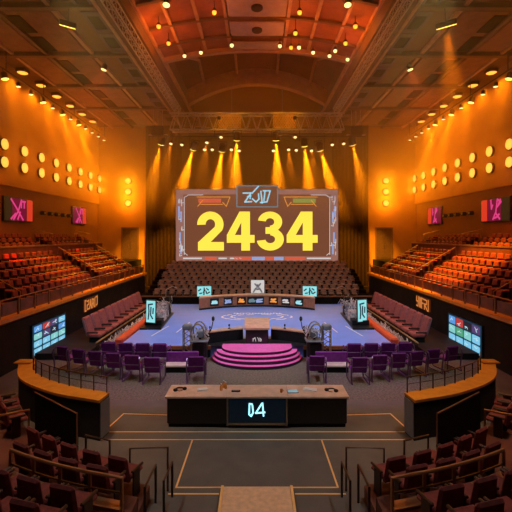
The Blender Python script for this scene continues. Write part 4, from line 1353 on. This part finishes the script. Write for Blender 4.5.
# ------------------------------------------------------------------ foreground stands with seats and rails
fp = seat_proto('audience_seat', M['seat_stand'], .60, .92, round_=.11)
first = True
CR = Vector((0, 18.0))
FR = [(9.55, .30), (10.42, .62), (11.6, .98), (12.5, 1.32), (13.4, 1.68)]
for s in (-1, 1):
    # stepped floor: rings
    b = MB()
    for k, (r_, z) in enumerate(FR):
        ro = r_ + .52 if k < 4 else r_ + 3.5
        ri = r_ - .36
        rows = []
        for i in range(25):
            a = R(-58 - 26 * i / 24) if False else None
            x = 2.45 + (8.6 - 2.45) * i / 24
            yi = 18 - math.sqrt(max(.5, ri * ri - x * x))
            yo = 18 - math.sqrt(max(.5, ro * ro - x * x))
            rows.append([(s * x, yi, 0), (s * x, yo, 0), (s * x, yo, z), (s * x, yi, z)])
        b.loft(rows, closed=True, cap=True)
    struct(b.build('stand_floor', M['step']), 'stepped floor of the %s front stand' % SIDE[s])
    cnt = 0
    for k, (r_, z) in enumerate(FR):
        a = math.asin((2.95 + .1 * k) / r_)
        i = 0
        while True:
            x, y = r_ * math.sin(a), 18 - r_ * math.cos(a)
            if x > 257 / 400 * y + .25 or x > 8.2:
                break
            if abs(x - 6.08) < .52 and y > 8.3:
                a += .70 / r_
                continue
            i += 1
            place(fp, not first, (s * x, y, z), s * a, 'dim red seat in the %s row of the %s front stand, %s from the aisle' % (nth(k + 1), SIDE[s], nth(i)), 'seat', 'front stand seats, %s' % SIDE[s])
            first = False
            a += .70 / r_
    # dark screen panel before the first row
    q = lambda x, y: (s * x, y)
    pnl = thing('screen_panel', 'dark privacy panel with a bright top edge before the %s front stand' % SIDE[s], 'panel', (s * 5.2, 10.55, 0))
    p0, p1 = Vector((s * 4.55, 10.1, 0)), Vector((s * 6.3, 11.35, 0))
    dv = (p1 - p0).normalized()
    o0 = p0 - Vector((s * 5.2, 10.55, 0))
    ln_ = (p1 - p0).length
    MB().prism([(0, 0), (ln_, 0), (ln_, 1.55), (0, 1.5)], o0, dv, UZ, .04).build('panel', M['panel_dark'], pnl)
    MB().tube([o0 + Vector((0, 0, 0)), o0 + Vector((0, 0, 1.52)), o0 + dv * ln_ + Vector((0, 0, 1.57))], .02, 5).build('edge_rail', M['rail'], pnl)

    def hoop(label, pts, z, h, r=.028, m='rail_dark', mid=False, nm='hoop_rail'):
        a, b_ = Vector((s * pts[0][0], pts[0][1], z)), Vector((s * pts[1][0], pts[1][1], z))
        t = thing(nm, label, 'railing', a)
        d = b_ - a
        MB().tube([(0, 0, 0), (0, 0, h), d + Vector((0, 0, h)), d], r, 6).build('rail', M[m], t)
        if mid:
            MB().tube([(0, 0, h * .5), d + Vector((0, 0, h * .5))], r * .8, 6).build('mid_rail', M[m], t)
        return t
    hoop('rectangular hoop rail at the front of the %s stand beside the aisle' % SIDE[s], ((2.1, 9.42), (2.98, 9.38)), 0, 1.02)
    hoop('rectangular hoop rail before the dark panel of the %s front stand' % SIDE[s], ((3.6, 9.78), (4.3, 10.05)), 0, 1.0)
    hoop('short outer hoop rail at the foot of the %s stand stair' % SIDE[s], ((1.95, 9.2), (1.98, 8.5)), 0, .80)
    hoop('short inner hoop rail at the foot of the %s stand stair' % SIDE[s], ((2.28, 9.0), (2.3, 8.2)), 0, .85)
    # stair steps beside the stand
    for k in range(4):
        pass
    # long sloping handrail with posts and a low ledge behind the first rows
    hr = thing('stand_handrail', 'long bronze handrail with posts across the %s front stand' % SIDE[s], 'railing', (s * 2.5, 7.9, 1.0))
    pts = []
    for i in range(9):
        x = 2.45 + 2.6 * i / 8
        y = 18 - math.sqrt(11.03 ** 2 - x * x)
        pts.append(Vector((s * (x - 2.5), y - 7.9, .62)))
    MB().tube([pts[0] + Vector((0, 0, -.62))] + pts, .035, 7).build('top_rail', M['rail'], hr)
    MB().tube([p + Vector((0, 0, -.28)) for p in pts], .022, 6).build('mid_rail', M['rail_dark'], hr)
    for i in (2, 4, 6, 8):
        MB().box(pts[i].x - .025, pts[i].x + .025, pts[i].y - .025, pts[i].y + .025, -.35, .6).build('post', M['rail'], hr)
    MB().loft([[p + Vector((0, -.12, -.56)), p + Vector((0, .12, -.56)), p + Vector((0, .12, -.50)), p + Vector((0, -.12, -.50))] for p in pts], closed=True, cap=True).build('ledge', M['rail'], hr)
    sr = thing('stand_handrail', 'sloping bronze handrail descending through the %s front stand seats' % SIDE[s], 'railing', (s * 5.9, 10.35, .5))
    MB().tube([(0, 0, 0), (0, 0, 1.0), (s * .35, -1.9, 1.55), (s * .35, -1.9, .6)], .028, 6).build('rail', M['rail'], sr)
    MB().tube([(s * .17, -.95, .1), (s * .17, -.95, 1.28)], .022, 5).build('post', M['rail'], sr)

# ------------------------------------------------------------------ world and colour management
w = bpy.data.worlds.new('world')
scene.world = w
w.use_nodes = True
bg = w.node_tree.nodes['Background']
bg.inputs['Color'].default_value = (0, 0, 0, 1)
bg.inputs['Strength'].default_value = 0
scene.view_settings.view_transform = 'Standard'
scene.view_settings.look = 'None'
scene.view_settings.exposure = 0
scene.view_settings.gamma = 1
scene.view_settings.use_curve_mapping = False
cy = scene.cycles
cy.max_bounces = 5
cy.diffuse_bounces = 3
cy.glossy_bounces = 2
cy.volume_bounces = 1
cy.sample_clamp_indirect = 3
cy.sample_clamp_direct = 0
cy.use_denoising = True
cy.use_light_tree = True
